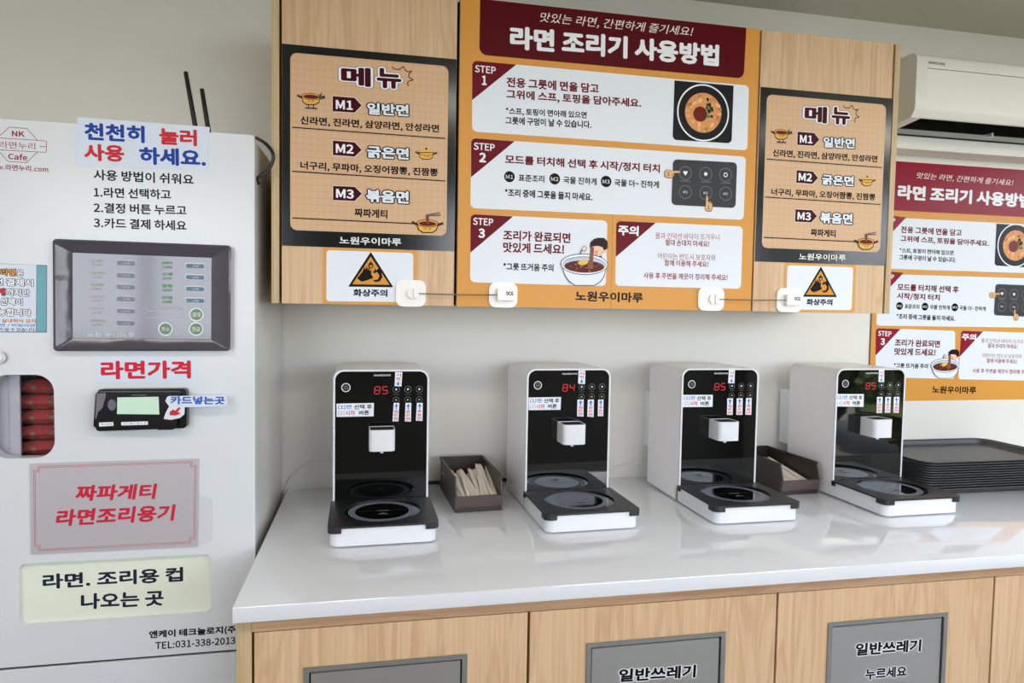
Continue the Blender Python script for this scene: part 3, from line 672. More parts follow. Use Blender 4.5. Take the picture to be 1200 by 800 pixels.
# ------------------------------------------------------------------ child locks tying the upper doors together
PADM = mat('lock_white_plastic', (240, 238, 234), .35)
def lock(lab, A, B):
    """A, B = px boxes (x0,y0,x1,y1) of the two pads"""
    pa, pb = at_y((A[0]+A[2])/2, (A[1]+A[3])/2, UY), at_y((B[0]+B[2])/2, (B[1]+B[3])/2, UY)
    t = thing('cabinet_lock', lab, 'child lock', (pa.x, UY, pa.z), group='child locks on the wall cabinets')
    c = []
    for k, (q, P) in enumerate(((A, pa), (B, pb))):
        u0, u1 = at_y(q[0], (q[1]+q[3])/2, UY-.004), at_y(q[2], (q[1]+q[3])/2, UY-.004)
        v0, v1 = at_y((q[0]+q[2])/2, q[3], UY-.004), at_y((q[0]+q[2])/2, q[1], UY-.004)
        b = new(); extrude(b, rrect(u0.x, u1.x, v0.z, v1.z, .013, 6), UY-.0055, UY-.0006, XZ); pad = obj('pad', b, PADM, t)
        cx, cz = (u0.x+u1.x)/2, (v0.z+v1.z)/2
        if k == 0:
            b = new(); extrude(b, circ(cx+.004, cz, .0105, 28), UY-.012, UY-.0055, XZ)
            box(b, cx+.004, cx+.0115, UY-.0155, UY-.0055, cz-.0095, cz+.0095, .001, 1); obj('cable_anchor', b, PADM, pad)
            c.append(Vector((cx+.01, UY-.011, cz)))
        else:
            b = new(); box(b, cx-.0135, cx+.0185, UY-.017, UY-.0055, cz-.011, cz+.012, .0012, 2); cl = obj('clip', b, PADM, pad)
            pr = Print((0, UY-.017, 0)); pr.text('OCG', (cx+.003, cz+.003), (cx+.0165, cz+.003), .0075, (40, 38, 40), .05, world=True); pr.done('lettering', pad)
            c.append(Vector((cx-.013, UY-.011, cz)))
    b = new(); m_ = (c[0]+c[1])/2; m_.z -= .0008; tube(b, smooth_path([c[0], m_, c[1]], 6), .0011, 8); obj('steel_cable', b, mat('steel_cable', (150, 148, 144), .3, metal=.9), t, smooth=True)
lock('white two-pad child lock with cable between left cabinet and middle cabinet', (464, 328, 499, 359.2), (573, 331, 606.2, 360.2))
lock('white two-pad child lock with cable between middle cabinet and right cabinet', (818.2, 336.6, 848.2, 364), (910.2, 337.6, 939.4, 365.6))

# ================================================================== VENDING MACHINE
VY, VXR, VXL, VZ = -.370, -.1985, -.93, 1.5538
t = thing('vending_machine', 'tall white ramen vending machine with touch screen and card reader', 'vending machine', ((VXR+VXL)/2, -.19, 0))
V2 = lambda x, y: (at_y(x, y, VY).x, at_y(x, y, VY).z)
wl = V2(-14, 439)[0]; wr = V2(63.4, 470)[0]; wz1 = V2(30, 439)[1]; wz0 = V2(30, 536.6)[1]
ol, orr = V2(22.3, 700)[0], V2(247.3, 680)[0]; oz1 = (V2(60, 659)[1]+V2(230, 649)[1])/2; oz0 = (V2(60, 731.5)[1]+V2(230, 718.5)[1])/2
b = new(); extrude(b, rrect(VXL, VXR, .668, VZ, .006, 3), VY, VY+.022, XZ, [rrect(wl, wr, wz0, wz1, .028, 8)[::-1], rrect(ol, orr, oz0, oz1, .012, 6)[::-1]])
door = obj('door', b, VEND, t)
b = new(); box(b, VXL, VXR, VY, VY+.022, .05, .663, .002, 1); obj('lower_panel', b, VEND, t)
b = new()
box(b, VXL+.004, VXL+.016, VY+.024, -.03, .03, VZ-.003); box(b, VXR-.014, VXR-.0015, VY+.024, -.008, .03, VZ-.006)
box(b, VXL+.016, VXR-.014, VY+.024, -.03, VZ-.02, VZ-.006); box(b, VXL+.016, VXR-.014, VY+.024, -.03, .03, .05); box(b, VXL+.016, VXR-.014, -.045, -.03, .05, VZ-.02)
obj('cabinet_body', b, mat('vending_side_steel', (214, 212, 208), .16), t)
b = new(); box(b, VXL+.004, VXR-.004, VY+.006, VY+.03, .6625, .6685); obj('door_gap', b, DARK, t)
# dispensing window: pane, grey inner panel, compartment
b = new(); extrude(b, rrect(wl-.001, wr+.001, wz0-.001, wz1+.001, .028, 8), VY+.006, VY+.009, XZ); obj('window_pane', b, glass('vending_glass'), t)
xd = at_y(25.4, 488, VY+.035).x
b = new(); box(b, wl-.05, xd, VY+.03, VY+.034, wz0-.03, wz1+.03); box(b, at_y(10, 488, VY+.03).x, at_y(10.8, 488, VY+.03).x, VY+.028, VY+.03, wz0-.03, wz1+.03)
obj('inner_panel', b, mat('inner_panel_grey', (186, 186, 198), .25), t)
b = new(); box(b, wl-.06, wr+.03, VY+.145, VY+.15, wz0-.04, wz1+.04); box(b, wl-.06, wr+.03, VY+.03, VY+.15, wz0-.042, wz0-.036); box(b, wr+.028, wr+.032, VY+.03, VY+.15, wz0-.04, wz1+.04)
obj('compartment', b, mat('compartment_grey', (150, 148, 150), .5), t)
# cup outlet flap
b = new(); extrude(b, rrect(ol-.003, orr+.003, oz0-.003, oz1+.003, .012, 6), VY+.009, VY+.014, XZ); fl = obj('cup_outlet_flap', b, mat('ivory_flap', (226, 231, 214), .3), t)
K = (24, 26, 32); NV = (34, 38, 58)
p = Print((0, VY+.009, 0))
p.text('라면. 조리용 컵', (49.9, 681.5), (214.6, 672.5), 17.5, NV, .022); p.text('나오는 곳', (94.8, 704.8), (191.9, 700.2), 18.5, NV, .022); p.done('lettering', fl)
tag(fl, 'ivory recessed flap lettered as the cup outlet')
# printing on the door
p = Print((0, VY, 0)); MR = (150, 44, 70)
q = lambda x, y: (x/10., 120+y/10.)
p.line([q(435, 440), q(315, 305), q(110, 290), q(-28, 412)], .75, MR); p.line([q(435, 585), q(312, 705), q(98, 692), q(-28, 556)], .75, MR)
p.line([q(-200, 402), q(530, 450), q(545, 462), q(543, 572), q(530, 585), q(-200, 545)], .75, MR); p.line([q(470, 516), q(535, 518)], .9, MR)
p.text('NK', (13.9, 156.4), (28.9, 157.2), 6.4, MR, .02); p.text('라면누리', (-.6, 169.2), (41.4, 171.6), 8, MR, -.004); p.text('Cafe', (9.4, 182.8), (32.2, 184.6), 7.4, MR, .015)
p.text('www.라면누리.com', (-17.5, 194.6), (56.6, 198.6), 7, MR, .008)
p.text('사용 방법이 쉬워요', (109.8, 204.6), (227, 210.4), 12.6, K, .014)
p.text('1.라면 선택하고', (109.9, 225), (200.3, 228), 12, K, .014); p.text('2.결정 버튼 누르고', (109.8, 243.2), (218.6, 246.6), 12, K, .014)
p.text('3.카드 결제 하세요', (109.8, 260.8), (218.6, 264.4), 12, K, .014)
p.text('앤케이 테크놀로지(주)', (174.6, 743.8), (280, 737.2), 10, K, .03); p.text('TEL:031-338-2013', (182, 756.3), (276, 750), 8.6, K, .012)
p.done('lettering', t)
def sheet(name, lab, Q, m_, th=.0006, off=.0, rad=.0):
    p0 = Print((0, VY-off, 0)); P = [p0.px(q_) for q_ in Q]; p0.bm.free()
    P = P[::-1]; b = new(); extrude(b, P, VY-off-th, VY-off-.0001, XZ); o = obj(name, b, m_, t); tag(o, lab); return o
LAM = mat('laminated_paper', (214, 224, 238), .12, noise=0)
s1 = sheet('notice_sheet', 'blue and red lettered notice taped over the top edge of the machine', [(91, 137), (245.8, 149), (243.8, 200.2), (87.7, 193.7)], LAM)
BL = (40, 72, 158); RE = (200, 52, 58)
p = Print((0, VY-.0006, 0), rough=.15, tagname='gloss')
p.text('천천히', (98.8, 153.6), (169.6, 157.6), 20.5, BL, .03); p.text('눌러', (186.4, 159.4), (230.8, 161.8), 19.5, RE, .03)
p.text('사용', (98.4, 178), (145.7, 180), 20, RE, .03); p.text('하세요.', (163, 182), (241.4, 185.6), 20.5, BL, .03); p.done('lettering', s1)
s2 = sheet('price_sheet', 'white strip with red lettering above the card reader', [(111.4, 417.5), (231, 417), (230.6, 449), (110.7, 448)], LAM)
p = Print((0, VY-.0006, 0), rough=.15, tagname='gloss'); p.text('라면가격', (118, 433.6), (223.8, 432.8), 21.5, (206, 44, 62), .03); p.done('lettering', s2)
s3 = sheet('sign_plate', 'silver grey plate with red border and two lines of red lettering', [(36, 542.8), (233.5, 536.8), (232, 639.7), (36.8, 648.8)], mat('silver_plate', (196, 190, 194), .3, metal=.25, noise=.0), .0022)
p = Print((0, VY-.0022, 0), rough=.3)
def notch(i, w):
    (x0, y0), (x1, y1), (x2, y2), (x3, y3) = (36+i, 542.8+i), (233.5-i, 536.8+i), (232-i, 639.7-i), (36.8+i, 648.8-i); n_ = 5
    p.line([(x0+n_, y0), (x1-n_, y1), (x1-n_, y1+n_), (x1, y1+n_), (x2, y2-n_), (x2-n_, y2-n_), (x2-n_, y2), (x3+n_, y3), (x3+n_, y3-n_), (x3, y3-n_), (x0, y0+n_), (x0+n_, y0+n_)], w, (186, 60, 78), closed=True)
notch(3.6, .5); notch(5.2, .5)
p.text('짜파게티', (88.8, 577.8), (183, 575.4), 18.5, (196, 44, 66), .026, shear=.15); p.text('라면조리용기', (66, 607), (204.8, 600.2), 19.5, (196, 44, 66), .026, shear=.15); p.done('lettering', s3)
s5 = sheet('clear_film', 'scrap of clear film sticking out behind the grey plate', [(228, 577), (249.2, 585), (248.6, 634), (228, 641)], mat('clear_film', (206, 208, 214), .1, noise=0), .0003)
# payment notice, cut by the left picture edge
s4 = sheet('payment_notice', 'laminated notice with a teal edge strip and outlined lettering, left of the touch screen', [(-60, 306.8), (55.2, 310.6), (54.9, 389.4), (-60, 389)], mat('notice_blue_edge', (60, 74, 96), .25, noise=0), .0008)
p = Print((0, VY-.0008, 0), rough=.2); TL = (112, 170, 184)
p.poly([(-59.4, 307.4), (42.8, 310.4), (42.2, 388.4), (-59.4, 388.2)], (214, 224, 238)); p.poly([(43.4, 311.2), (54.6, 311.4), (54.3, 388.8), (43, 388.8)], TL)
ok = dict(bold=.02, out=(.07, (40, 46, 70))); Wt = (236, 240, 246)
p.text('라면', (.8, 318.8), (18.8, 319.2), 8.4, (214, 150, 60), **ok); p.text('은', (20, 319.6), (27.6, 320), 8.4, Wt, **ok)
p.text('1번 결제시', (-13, 329.8), (38.8, 331.4), 8.6, Wt, **ok); p.text('4개', (-9, 341.6), (5.8, 342), 8.6, (206, 60, 60), **ok); p.text('까지만', (7, 342.2), (34.8, 343.2), 8.6, Wt, **ok)
p.text('선택이', (.4, 352.8), (26.4, 354), 8.6, Wt, **ok); p.text('가능합니다', (-12.5, 365), (36.6, 366.6), 9, Wt, **ok)
p.text('외부 라면 실내취식 금지', (-28, 375), (42, 376.2), 4.6, (190, 120, 50), .02); p.text('/ 컵라면 / 비빔라면', (-20, 380.6), (41, 381.6), 4.2, (60, 120, 180), .01)
p.text('배식시만 드실 수 있습니다', (-24, 385.2), (41, 386.2), 4.0, (50, 60, 90), .01); p.done('lettering', s4)
b = new(); extrude(b, circ(*V2(.8, 418.4), .0095, 28), VY-.006, VY-.0002, XZ); o = obj('door_lock', b, mat('chrome_ring', (200, 200, 204), .2, metal=.9), t)
b = new(); extrude(b, circ(*V2(.8, 418.4), .0068, 28), VY-.0068, VY-.006, XZ); obj('lock_face', b, WHITE, o)
# touch screen: raised bezel sloping inwards to the recessed screen
O4 = [(61.6, 279.6), (271, 287.6), (270, 411), (62.6, 411.2)]; I4 = [(85, 296), (248, 302), (247.5, 397.6), (85.2, 395.8)]
def Q4(P, Y): return [Vector(at_y(x, y, Y)) for x, y in P]
def ringpts(P, Y, r=.006, n=4):
    v = Q4(P, Y); out = []
    for i in range(4):
        a = (v[i-1]-v[i]).normalized()*r; c = (v[(i+1) % 4]-v[i]).normalized()*r
        for k in range(n+1):
            w = math.sin(k/n*math.pi/2); c_ = math.cos(k/n*math.pi/2); out.append(v[i] + a*(1-w) + c*(1-c_))
    return out
b = new(); rings = [ringpts(O4, VY-.0002), ringpts(O4, VY-.014), ringpts([mix(a, c, .12) for a, c in zip(O4, I4)], VY-.0175), ringpts(I4, VY-.006, .0015)]
RV = [[b.verts.new(v) for v in R_] for R_ in rings]
for i in range(3):
    for k in range(20): b.faces.new((RV[i][k], RV[i][(k+1) % 20], RV[i+1][(k+1) % 20], RV[i+1][k]))
b.faces.new(RV[0]); b.faces.new(RV[3])
BEZ = mat('bezel_dark_gloss', (74, 70, 80), .16, bump=.9, noise=.1, nscale=22)
bz = obj('touch_screen_bezel', b, BEZ, t, smooth=30); tag(bz, 'dark glossy bezel under wrinkled protective film')
b = new(); v = Q4(I4, VY-.0062); w = Q4(I4, VY-.0072)
A = [b.verts.new(x) for x in v]; B_ = [b.verts.new(x) for x in w]; b.faces.new(A); b.faces.new(B_)
for k in range(4): b.faces.new((A[k], A[(k+1) % 4], B_[(k+1) % 4], B_[k]))
scr = obj('screen', b, mat('screen_lit', (92, 92, 102), .1, emit=(96, 98, 112), estr=.16, noise=0), t)
p = Print((0, VY-.0072, 0), rough=.15, tagname='screen_ink'); s_ = 1173/220.; q = lambda x, y: (60+x/s_, 270+y/s_)
GR = (96, 150, 90); LB = (178, 188, 202)
for i, y in enumerate((180, 258, 330, 405, 480, 555)):
    a = q(405, y); c = q(530, y+5); d = q(530, y+45); e = q(405, y+40)
    p.rquad([a, c, d, e], .002, LB); p.rquad([(a[0]+1, a[1]+1.4), (c[0]-1, c[1]+1.4), (d[0]-1, d[1]-.8), (e[0]+1, e[1]-.8)], .002, (120, 122, 136))
    p.text('선택', q(445, y+25), q(490, y+26), 3, LB, .0)
    p.text(['신라면', '진라면', '안성탕면', '삼양라면', '너구리', '짜파게티'][i], q(245, y+8), q(325+10*(i % 2), y+10), 3.6, GR if i < 3 else (140, 160, 130), .0)
    p.text('3,500원', q(255, y+34), q(315, y+35), 3, GR if i < 3 else (140, 160, 130), .0)
for i, y in enumerate((200, 270, 343, 416)):
    a = q(838, y); c = q(962, y+4); d = q(962, y+42); e = q(838, y+38)
    p.rquad([a, c, d, e], .002, (190, 205, 220)); p.rquad([(a[0]+1, a[1]+1.4), (c[0]-1, c[1]+1.4), (d[0]-1, d[1]-.8), (e[0]+1, e[1]-.8)], .002, (92, 112, 128))
    p.text('선택', q(882, y+24), q(920, y+25), 3, (190, 205, 220), .0)
    p.text(['무파마', '오뎅', '짬뽕', '공깃밥'][i], q(692, y+2), q(758, y+4), 3.8, (60, 140, 66), .02); p.text('3,500원', q(696, y+30), q(754, y+31), 3.4, (60, 140, 66), .01)
p.text('상품 선택을 하시기바랍니다', q(570, 485), q(826, 490), 3.6, (178, 188, 200), .0)
p.line([q(592, 503), q(815, 508), q(815, 548), q(592, 543)], .8, LB, closed=True)
for (x, y, s0) in [(908, 525, '결정'), (715, 615, '취소'), (906, 615, '현금')]:
    p.ell(q(x, y), 8.8, (204, 222, 216), 28); p.ell(q(x, y), 7, (108, 126, 124), 28); p.text(s0, q(x-26, y), q(x+26, y+1), 5.4, (206, 214, 160), .012)
p.text('노원 우이마루', q(222, 648), q(525, 652), 5.6, (200, 202, 212), .01); p.done('screen_graphics', scr)
# card reader
t2 = t
def slab(P, Y0, Y1, r, m_, name, par):
    b = new(); R0, R1 = ringpts(P, Y0, r), ringpts(P, Y1, r); n_ = len(R0)
    # keep the outline of the front face when extruding straight back
    R1 = [Vector((a.x, Y1, a.z)) for a in R0]; A = [b.verts.new(v) for v in R0]; B = [b.verts.new(v) for v in R1]
    b.faces.new(A); b.faces.new(B)
    for k in range(n_): b.faces.new((A[k], A[(k+1) % n_], B[(k+1) % n_], B[k]))
    bmesh.ops.recalc_face_normals(b, faces=b.faces[:])
    return obj(name, b, m_, par, smooth=30)
z6 = lambda x, y: (100+x/6.667, 440+y/6.667)
cr_ = slab([z6(95, 105), z6(790, 100), z6(792, 410), z6(80, 435)], VY-.016, VY-.0001, .006, mat('reader_black', (14, 14, 16), .18, noise=0), 'card_reader', t)
slab([z6(78, 128), z6(630, 130), z6(735, 438), z6(60, 402)][:0] or [z6(80, 130), z6(740, 128), z6(712, 415), z6(62, 405)], VY-.024, VY-.016, .004, mat('reader_black', (14, 14, 16), .18), 'reader_front', cr_)
b = new(); v = [at_y(*z6(x, y), VY-.0243) for x, y in [(250, 170), (572, 165), (578, 303), (247, 300)]]; w = [Vector((a.x, VY-.024, a.z)) for a in v]
A = [b.verts.new(x) for x in v]; B_ = [b.verts.new(x) for x in w]; b.faces.new(A); b.faces.new(B_)
for k in range(4): b.faces.new((A[k], A[(k+1) % 4], B_[(k+1) % 4], B_[k]))
obj('reader_display', b, mat('reader_lcd', (180, 205, 186), .12, emit=(170, 200, 180), estr=.12, noise=0), cr_)
b = new(); box(b, at_y(*z6(560, 400), VY-.02).x, at_y(*z6(690, 400), VY-.02).x, VY-.021, VY-.012, at_y(*z6(620, 425), VY-.02).z, at_y(*z6(620, 390), VY-.02).z, .002, 2); obj('card_slot', b, BLACKP, cr_)
p = Print((0, VY-.0243, 0), rough=.2)
p.poly([z6(107, 367), z6(218, 362), z6(220, 392), z6(108, 397)], WHT); p.poly([z6(280, 363), z6(488, 357), z6(490, 383), z6(282, 389)], WHT)
p.text('카드결제', z6(118, 381), z6(208, 378), 2.6, K, .0); p.text('카드넣고 잠시 후', z6(295, 376), z6(478, 371), 2.6, K, .0)
p.line([z6(365, 152), z6(475, 152)], .9, (120, 120, 126)); p.poly([z6(88, 140), z6(160, 136), z6(160, 160), z6(135, 250), z6(100, 285), z6(84, 340), z6(78, 330)], (120, 114, 124)); p.ell(z6(208, 228), 5, (110, 106, 116), 20, ratio=1.45)
p.poly([z6(640, 165), z6(782, 160), z6(775, 300), z6(740, 330), z6(670, 345), z6(612, 338), z6(628, 290), z6(655, 240), z6(625, 200)], (216, 222, 232))
p.poly([z6(660, 280), z6(690, 262), z6(700, 275), z6(735, 242), z6(745, 255), z6(722, 285), z6(745, 290), z6(728, 305), z6(700, 312), z6(658, 308)], (196, 52, 58))
p.done('lettering', cr_)
b = new(); P = [at_y(x, y, VY-.0252) for x, y in [z6(648, 160), z6(1107, 152), z6(1105, 238), z6(655, 250)]]
A = [b.verts.new(v) for v in P]; B_ = [b.verts.new(v+Vector((0, .0004, 0))) for v in P]; b.faces.new(A); b.faces.new(B_[::-1])
for k in range(4): b.faces.new((A[k], A[(k+1) % 4], B_[(k+1) % 4], B_[k]))
ct = obj('paper_tag', b, LAM, t); tag(ct, 'white paper tag with blue lettering pointing at the card slot')
p = Print((0, VY-.0252, 0)); p.text('카드넣는곳', z6(665, 192), z6(1090, 194), 9.6, (44, 92, 178), .03); p.done('lettering', ct)

# noodle packets inside the vending window
def packet(lab, x, y, z, first=None, rot=0.0):
    t_ = thing('noodle_packet', lab, 'noodle packet', (x, y, z), rot, 'noodle packets in the vending window'); b = new()
    nx, ny = 12, 8; Lx, Ly, Hh = .115, .10, .0128; R_ = random.Random(int(z*1e4))
    V = {}
    for sgn in (1, -1):
        for i in range(nx+1):
            for j in range(ny+1):
                u_, v_ = i/nx*2-1, j/ny*2-1; h = Hh*max(0, (1-u_**4))**.5*max(0, (1-v_**6))**.5
                h = h*(1+.15*(R_.random()-.5))
                V[(sgn, i, j)] = b.verts.new((u_*Lx/2, v_*Ly/2, sgn*max(h, .0004) + Hh))
        for i in range(nx):
            for j in range(ny): b.faces.new([V[(sgn, i, j)], V[(sgn, i+1, j)], V[(sgn, i+1, j+1)], V[(sgn, i, j+1)]])
    bmesh.ops.remove_doubles(b, verts=b.verts[:], dist=.0009)
    obj('wrapper', b, PKT, t_, local=True, smooth=60)
    for (e0, e1) in ((-Lx/2-.007, -Lx/2+.002), (Lx/2-.002, Lx/2+.006)):
        b = new(); box(b, e0, e1, -Ly/2, Ly/2, Hh-.0006, Hh+.0006); obj('crimped_end', b, PKT2, t_, local=True)
    b = new(); box(b, .01, .035, -Ly/2-.0012, -Ly/2+.004, Hh-.0035, Hh+.0035, .001, 1); obj('printed_patch', b, mat('packet_green', (104, 130, 62), .35, noise=.4, nscale=300), t_, local=True)
PKT = mat('packet_red_foil', (150, 34, 40), .28, noise=.45, nscale=90)
def _pkt():
    n = PKT.node_tree.nodes; l = PKT.node_tree.links; b_ = n['Principled BSDF']; t_ = n.new('ShaderNodeTexCoord')
    z_ = n.new('ShaderNodeTexNoise'); z_.inputs['Scale'].default_value = 60; z_.inputs['Detail'].default_value = 3; l.new(t_.outputs['Object'], z_.inputs['Vector'])
    c_ = n.new('ShaderNodeValToRGB'); c_.color_ramp.interpolation = 'CONSTANT'; e = c_.color_ramp.elements
    e[0].position = 0; e[0].color = srgb((140, 140, 100)); e[1].position = .40; e[1].color = srgb((184, 76, 82))
    for p_, q_ in ((.56, (136, 92, 90)), (.62, (190, 150, 150)), (.66, (128, 128, 76))): k = e.new(p_); k.color = srgb(q_)
    l.new(z_.outputs['Fac'], c_.inputs[0]); l.new(c_.outputs[0], b_.inputs['Base Color'])
_pkt()
PKT2 = mat('packet_crimp', (186, 150, 110), .35, noise=.3, nscale=200)
names = ['lowest', 'second from the bottom', 'third from the bottom', 'third from the top', 'second from the top', 'topmost']
for k in range(6):
    packet('red foil noodle packet in the vending window, %s of the pile' % names[k], xd+.034+.003*(k % 2), VY+.095, wz0-.034+.0262*k, rot=.04*((k % 3)-1))

# router on top of the machine
t = thing('wifi_router', 'small black router with two upright antennas on top of the vending machine', 'router', (-.29, -.25, VZ-.006))
b = new(); box(b, -.345, -.262, -.29, -.21, VZ-.0059, VZ+.010, .003, 2); obj('router_body', b, BLACKP, t)
for (A0, A1) in [((229, 149), (217.5, 84)), ((243.8, 150), (236.5, 104))]:
    b = new(); a0, a1 = at_y(*A0, -.262), at_y(*A1, -.262); a0 = a0 + (a0-a1).normalized()*.012
    tube(b, [a0, a0.lerp(a1, .15), a1.lerp(a0, .02), a1], [.0042, .0042, .0038, .0030], 12); obj('antenna', b, CABLE, t, smooth=True)
b = new(); tube(b, smooth_path([at_y(300.5, 161.5, -.30), at_y(311, 168, -.335), at_y(319, 178, -.35), at_y(320, 188, -.35), at_y(313, 201, -.35), at_y(301.5, 209, -.352), (VXR+.002, -.34, at_y(299, 211, -.35).z-.004)]), .0030, 10)
tag(obj('power_cable', b, CABLE, smooth=True), 'black cable looping from the top right edge of the vending machine', 'cable')
b = new(); tube(b, smooth_path([(-.35, -.19, VZ-.0015), (-.27, -.18, VZ+.001), (-.24, -.20, VZ-.002), (-.205, -.25, VZ-.002)]), .0025, 8)
tag(obj('router_cable', b, CABLE, smooth=True), 'thin black cable lying on top of the vending machine behind the router', 'cable')

# ================================================================== RAMEN COOKERS
MW, ML, MS, MH, MDT, MWT = .1854, .3317, .1645, .2947, .0384, .0351
POS = [(-.0717, -.4069, .0211), (.3178, -.3903, .0325), (.6599, -.3889, .0069), (1.037, -.3964, .0182)]
LABS = ['white and black ramen cooker at the left end, left of the first chopstick box',
        'white and black ramen cooker, second from the left, its display reading 84',
        'white and black ramen cooker, third from the left, in front of the second chopstick box',
        'white and black ramen cooker at the right end, next to the stack of trays']
def make_cooker():
    t = thing('ramen_cooker', LABS[0], 'ramen cooker', (POS[0][0], POS[0][1], ZT), POS[0][2], 'ramen cookers on the worktop')
    # housing: rounded upright body running from the face to the back
    b = new(); out = rrect(0, MW, .003, MH, .019, 8, (0, 0, 1, 1))
    extrude(b, out, MS, ML, XZ, )
    hs = obj('housing', b, BODYW, t, local=True, smooth=35)
    rim = rrect(0, MW, .030, MH, .019, 8, (0, 0, 1, 1)); inn = rrect(.0038, MW-.0038, .0301, MH-.0034, .0165, 8, (0, 0, 1, 1))
    b = new(); extrude(b, rim, MS-.004, MS+.001, XZ, [inn[::-1]]); obj('face_rim', b, WHITE, t, local=True, smooth=35)
    b = new(); extrude(b, rrect(.0037, MW-.0037, .0365, MH-.0033, .0165, 8, (0, 0, 1, 1)), MS-.0032, MS-.0002, XZ); obj('front_glass', b, BLACKG, t, local=True)
    # base tray with rounded front corners
    b = new(); extrude(b, rrect(0, MW, 0, MS+.01, .016, 6, (1, 1, 0, 0)), .003, MWT, XY); obj('base', b, WHITE, t, local=True, smooth=35)
    for (fx, fy) in [(.020, .018), (MW-.020, .018), (.02, ML-.02), (MW-.02, ML-.02)]:
        b = new(); extrude(b, circ(fx, fy, .009, 16), 0, .0035, XY); obj('foot', b, WHITE, t, local=True)
    # deck with round opening over the induction glass
    cx, cy = MW/2+.0005, .0865
    e = .0035
    b = new(); extrude(b, rrect(-e, MW+e, -e, MS-.0045, .012, 6, (1, 1, 0, 0)), MWT-.0002, MDT, XY, [circ(cx, cy, .0705, 48)[::-1]])
    dk = obj('deck', b, BLACKP, t, local=True, smooth=35)
    b = new()
    for (x0, x1, cc) in ((-e, .020, (1, 0, 0, 0)), (MW-.020, MW+e, (0, 1, 0, 0))):
        b = new(); extrude(b, rrect(x0, x1, -e, .022, .012, 6, cc), MWT-.0085, MWT-.0001, XY)
        obj('deck_corner', b, BLACKP, dk, local=True, smooth=35)
    for (x0, x1) in ((-e, .004), (MW-.004, MW+e)):
        b = new(); box(b, x0, x1, MS-.014, MS-.0045, MWT-.008, MWT-.0001); obj('deck_clip', b, BLACKP, dk, local=True)
    b = new(); extrude(b, circ(cx, cy, .0707, 48), MWT-.0004, MWT+.0003, XY); ig = obj('induction_glass', b, BLACKG, t, local=True)
    V = Print((0, 0, MWT+.0003), u=(1, 0, 0), v=(0, 1, 0), n=(0, 0, 1)); V.rough = .3; V.tn = 'hob_ink'
    for r0 in (.0620, .0588, .0556, .0524): V.ring((cx-.001, cy+.002), r0, .0024, (128, 136, 150), 56, world=True)
    V.line([(cx-.045, cy+.004), (cx-.015, cy+.005)], .0005, (110, 100, 96), world=True); V.line([(cx+.015, cy+.005), (cx+.045, cy+.006)], .0005, (110, 100, 96), world=True)
    V.line([(cx-.012, cy+.0045), (cx+.012, cy+.0055)], .0016, (176, 176, 176), world=True)
    V.poly([(cx-.010, cy-.020), (cx-.006, cy-.013), (cx, cy-.009), (cx+.006, cy-.013), (cx+.010, cy-.020), (cx+.004, cy-.018), (cx-.004, cy-.018)], (104, 106, 108), None, True)
    V.bm.verts.ensure_lookup_table(); obj('hob_print', V.bm, V.mats, ig, local=True, smooth='flatprint')
    # water spout: white open-topped block
    nx0, nx1, ny0, nz0, nz1 = NOZ
    b = new(); o_ = rrect(nx0, nx1, ny0, MS-.0035, .009, 5, (1, 1, 0, 0)); i_ = rrect(nx0+.0022, nx1-.0022, ny0+.0022, MS-.004, .007, 5, (1, 1, 0, 0))
    extrude(b, o_, nz0, nz0+.004, XY); extrude(b, o_, nz0+.004, nz1, XY, [i_[::-1]]); sp = obj('water_spout', b, WHITE, t, local=True, smooth=35)
    b = new(); extrude(b, i_, nz0+.0042, nz1-.0012, XY); obj('spout_dark_fill', b, DARK, sp, local=True)  # dark solid stands in for the black inside of the open top
    b = new(); tube(b, [((nx0+nx1)/2, ny0+.02, nz0+.001), ((nx0+nx1)/2, ny0+.02, nz0-.007)], .0032, 12); obj('nozzle_tip', b, WHITE, sp, local=True, smooth=35)
    b = new(); box(b, .012, MW-.012, ML+.0002, ML+.058, .082, .222, .003, 2); obj('rear_box', b, WHITE, t, local=True)
    return t
NOZ = (.0679, .1169, .1152, .1424, .1835)
cookers = [make_cooker()]
for k in (1, 2, 3):
    c = copy_tree(cookers[0]); c.location = (POS[k][0], POS[k][1], ZT); c.rotation_euler = (0, 0, POS[k][2]); c['label'] = LABS[k]; cookers.append(c)
SEG = {'8': 'abcdefg', '5': 'afgcd', '4': 'fgbc'}
def digits(p, s, x, z, w, h, col, off):
    for k, ch in enumerate(s):
        X0 = x + k*w*1.5; sh = .1
        def sg(a, c_, l): p.line([(X0+a[0]*w+sh*a[1]*h, z+a[1]*h), (X0+c_[0]*w+sh*c_[1]*h, z+c_[1]*h)], w*.13, l, world=True)
        G = {'a': ((.15, 1), (.85, 1)), 'b': ((1, .93), (1, .57)), 'c': ((1, .43), (1, .07)), 'd': ((.15, 0), (.85, 0)), 'e': ((0, .43), (0, .07)), 'f': ((0, .93), (0, .57)), 'g': ((.15, .5), (.85, .5))}
        for g in SEG[ch]: sg(*G[g], col)
z8 = lambda ox: (lambda q_: [(ox+a/8., 415+c/8.) for a, c in q_])
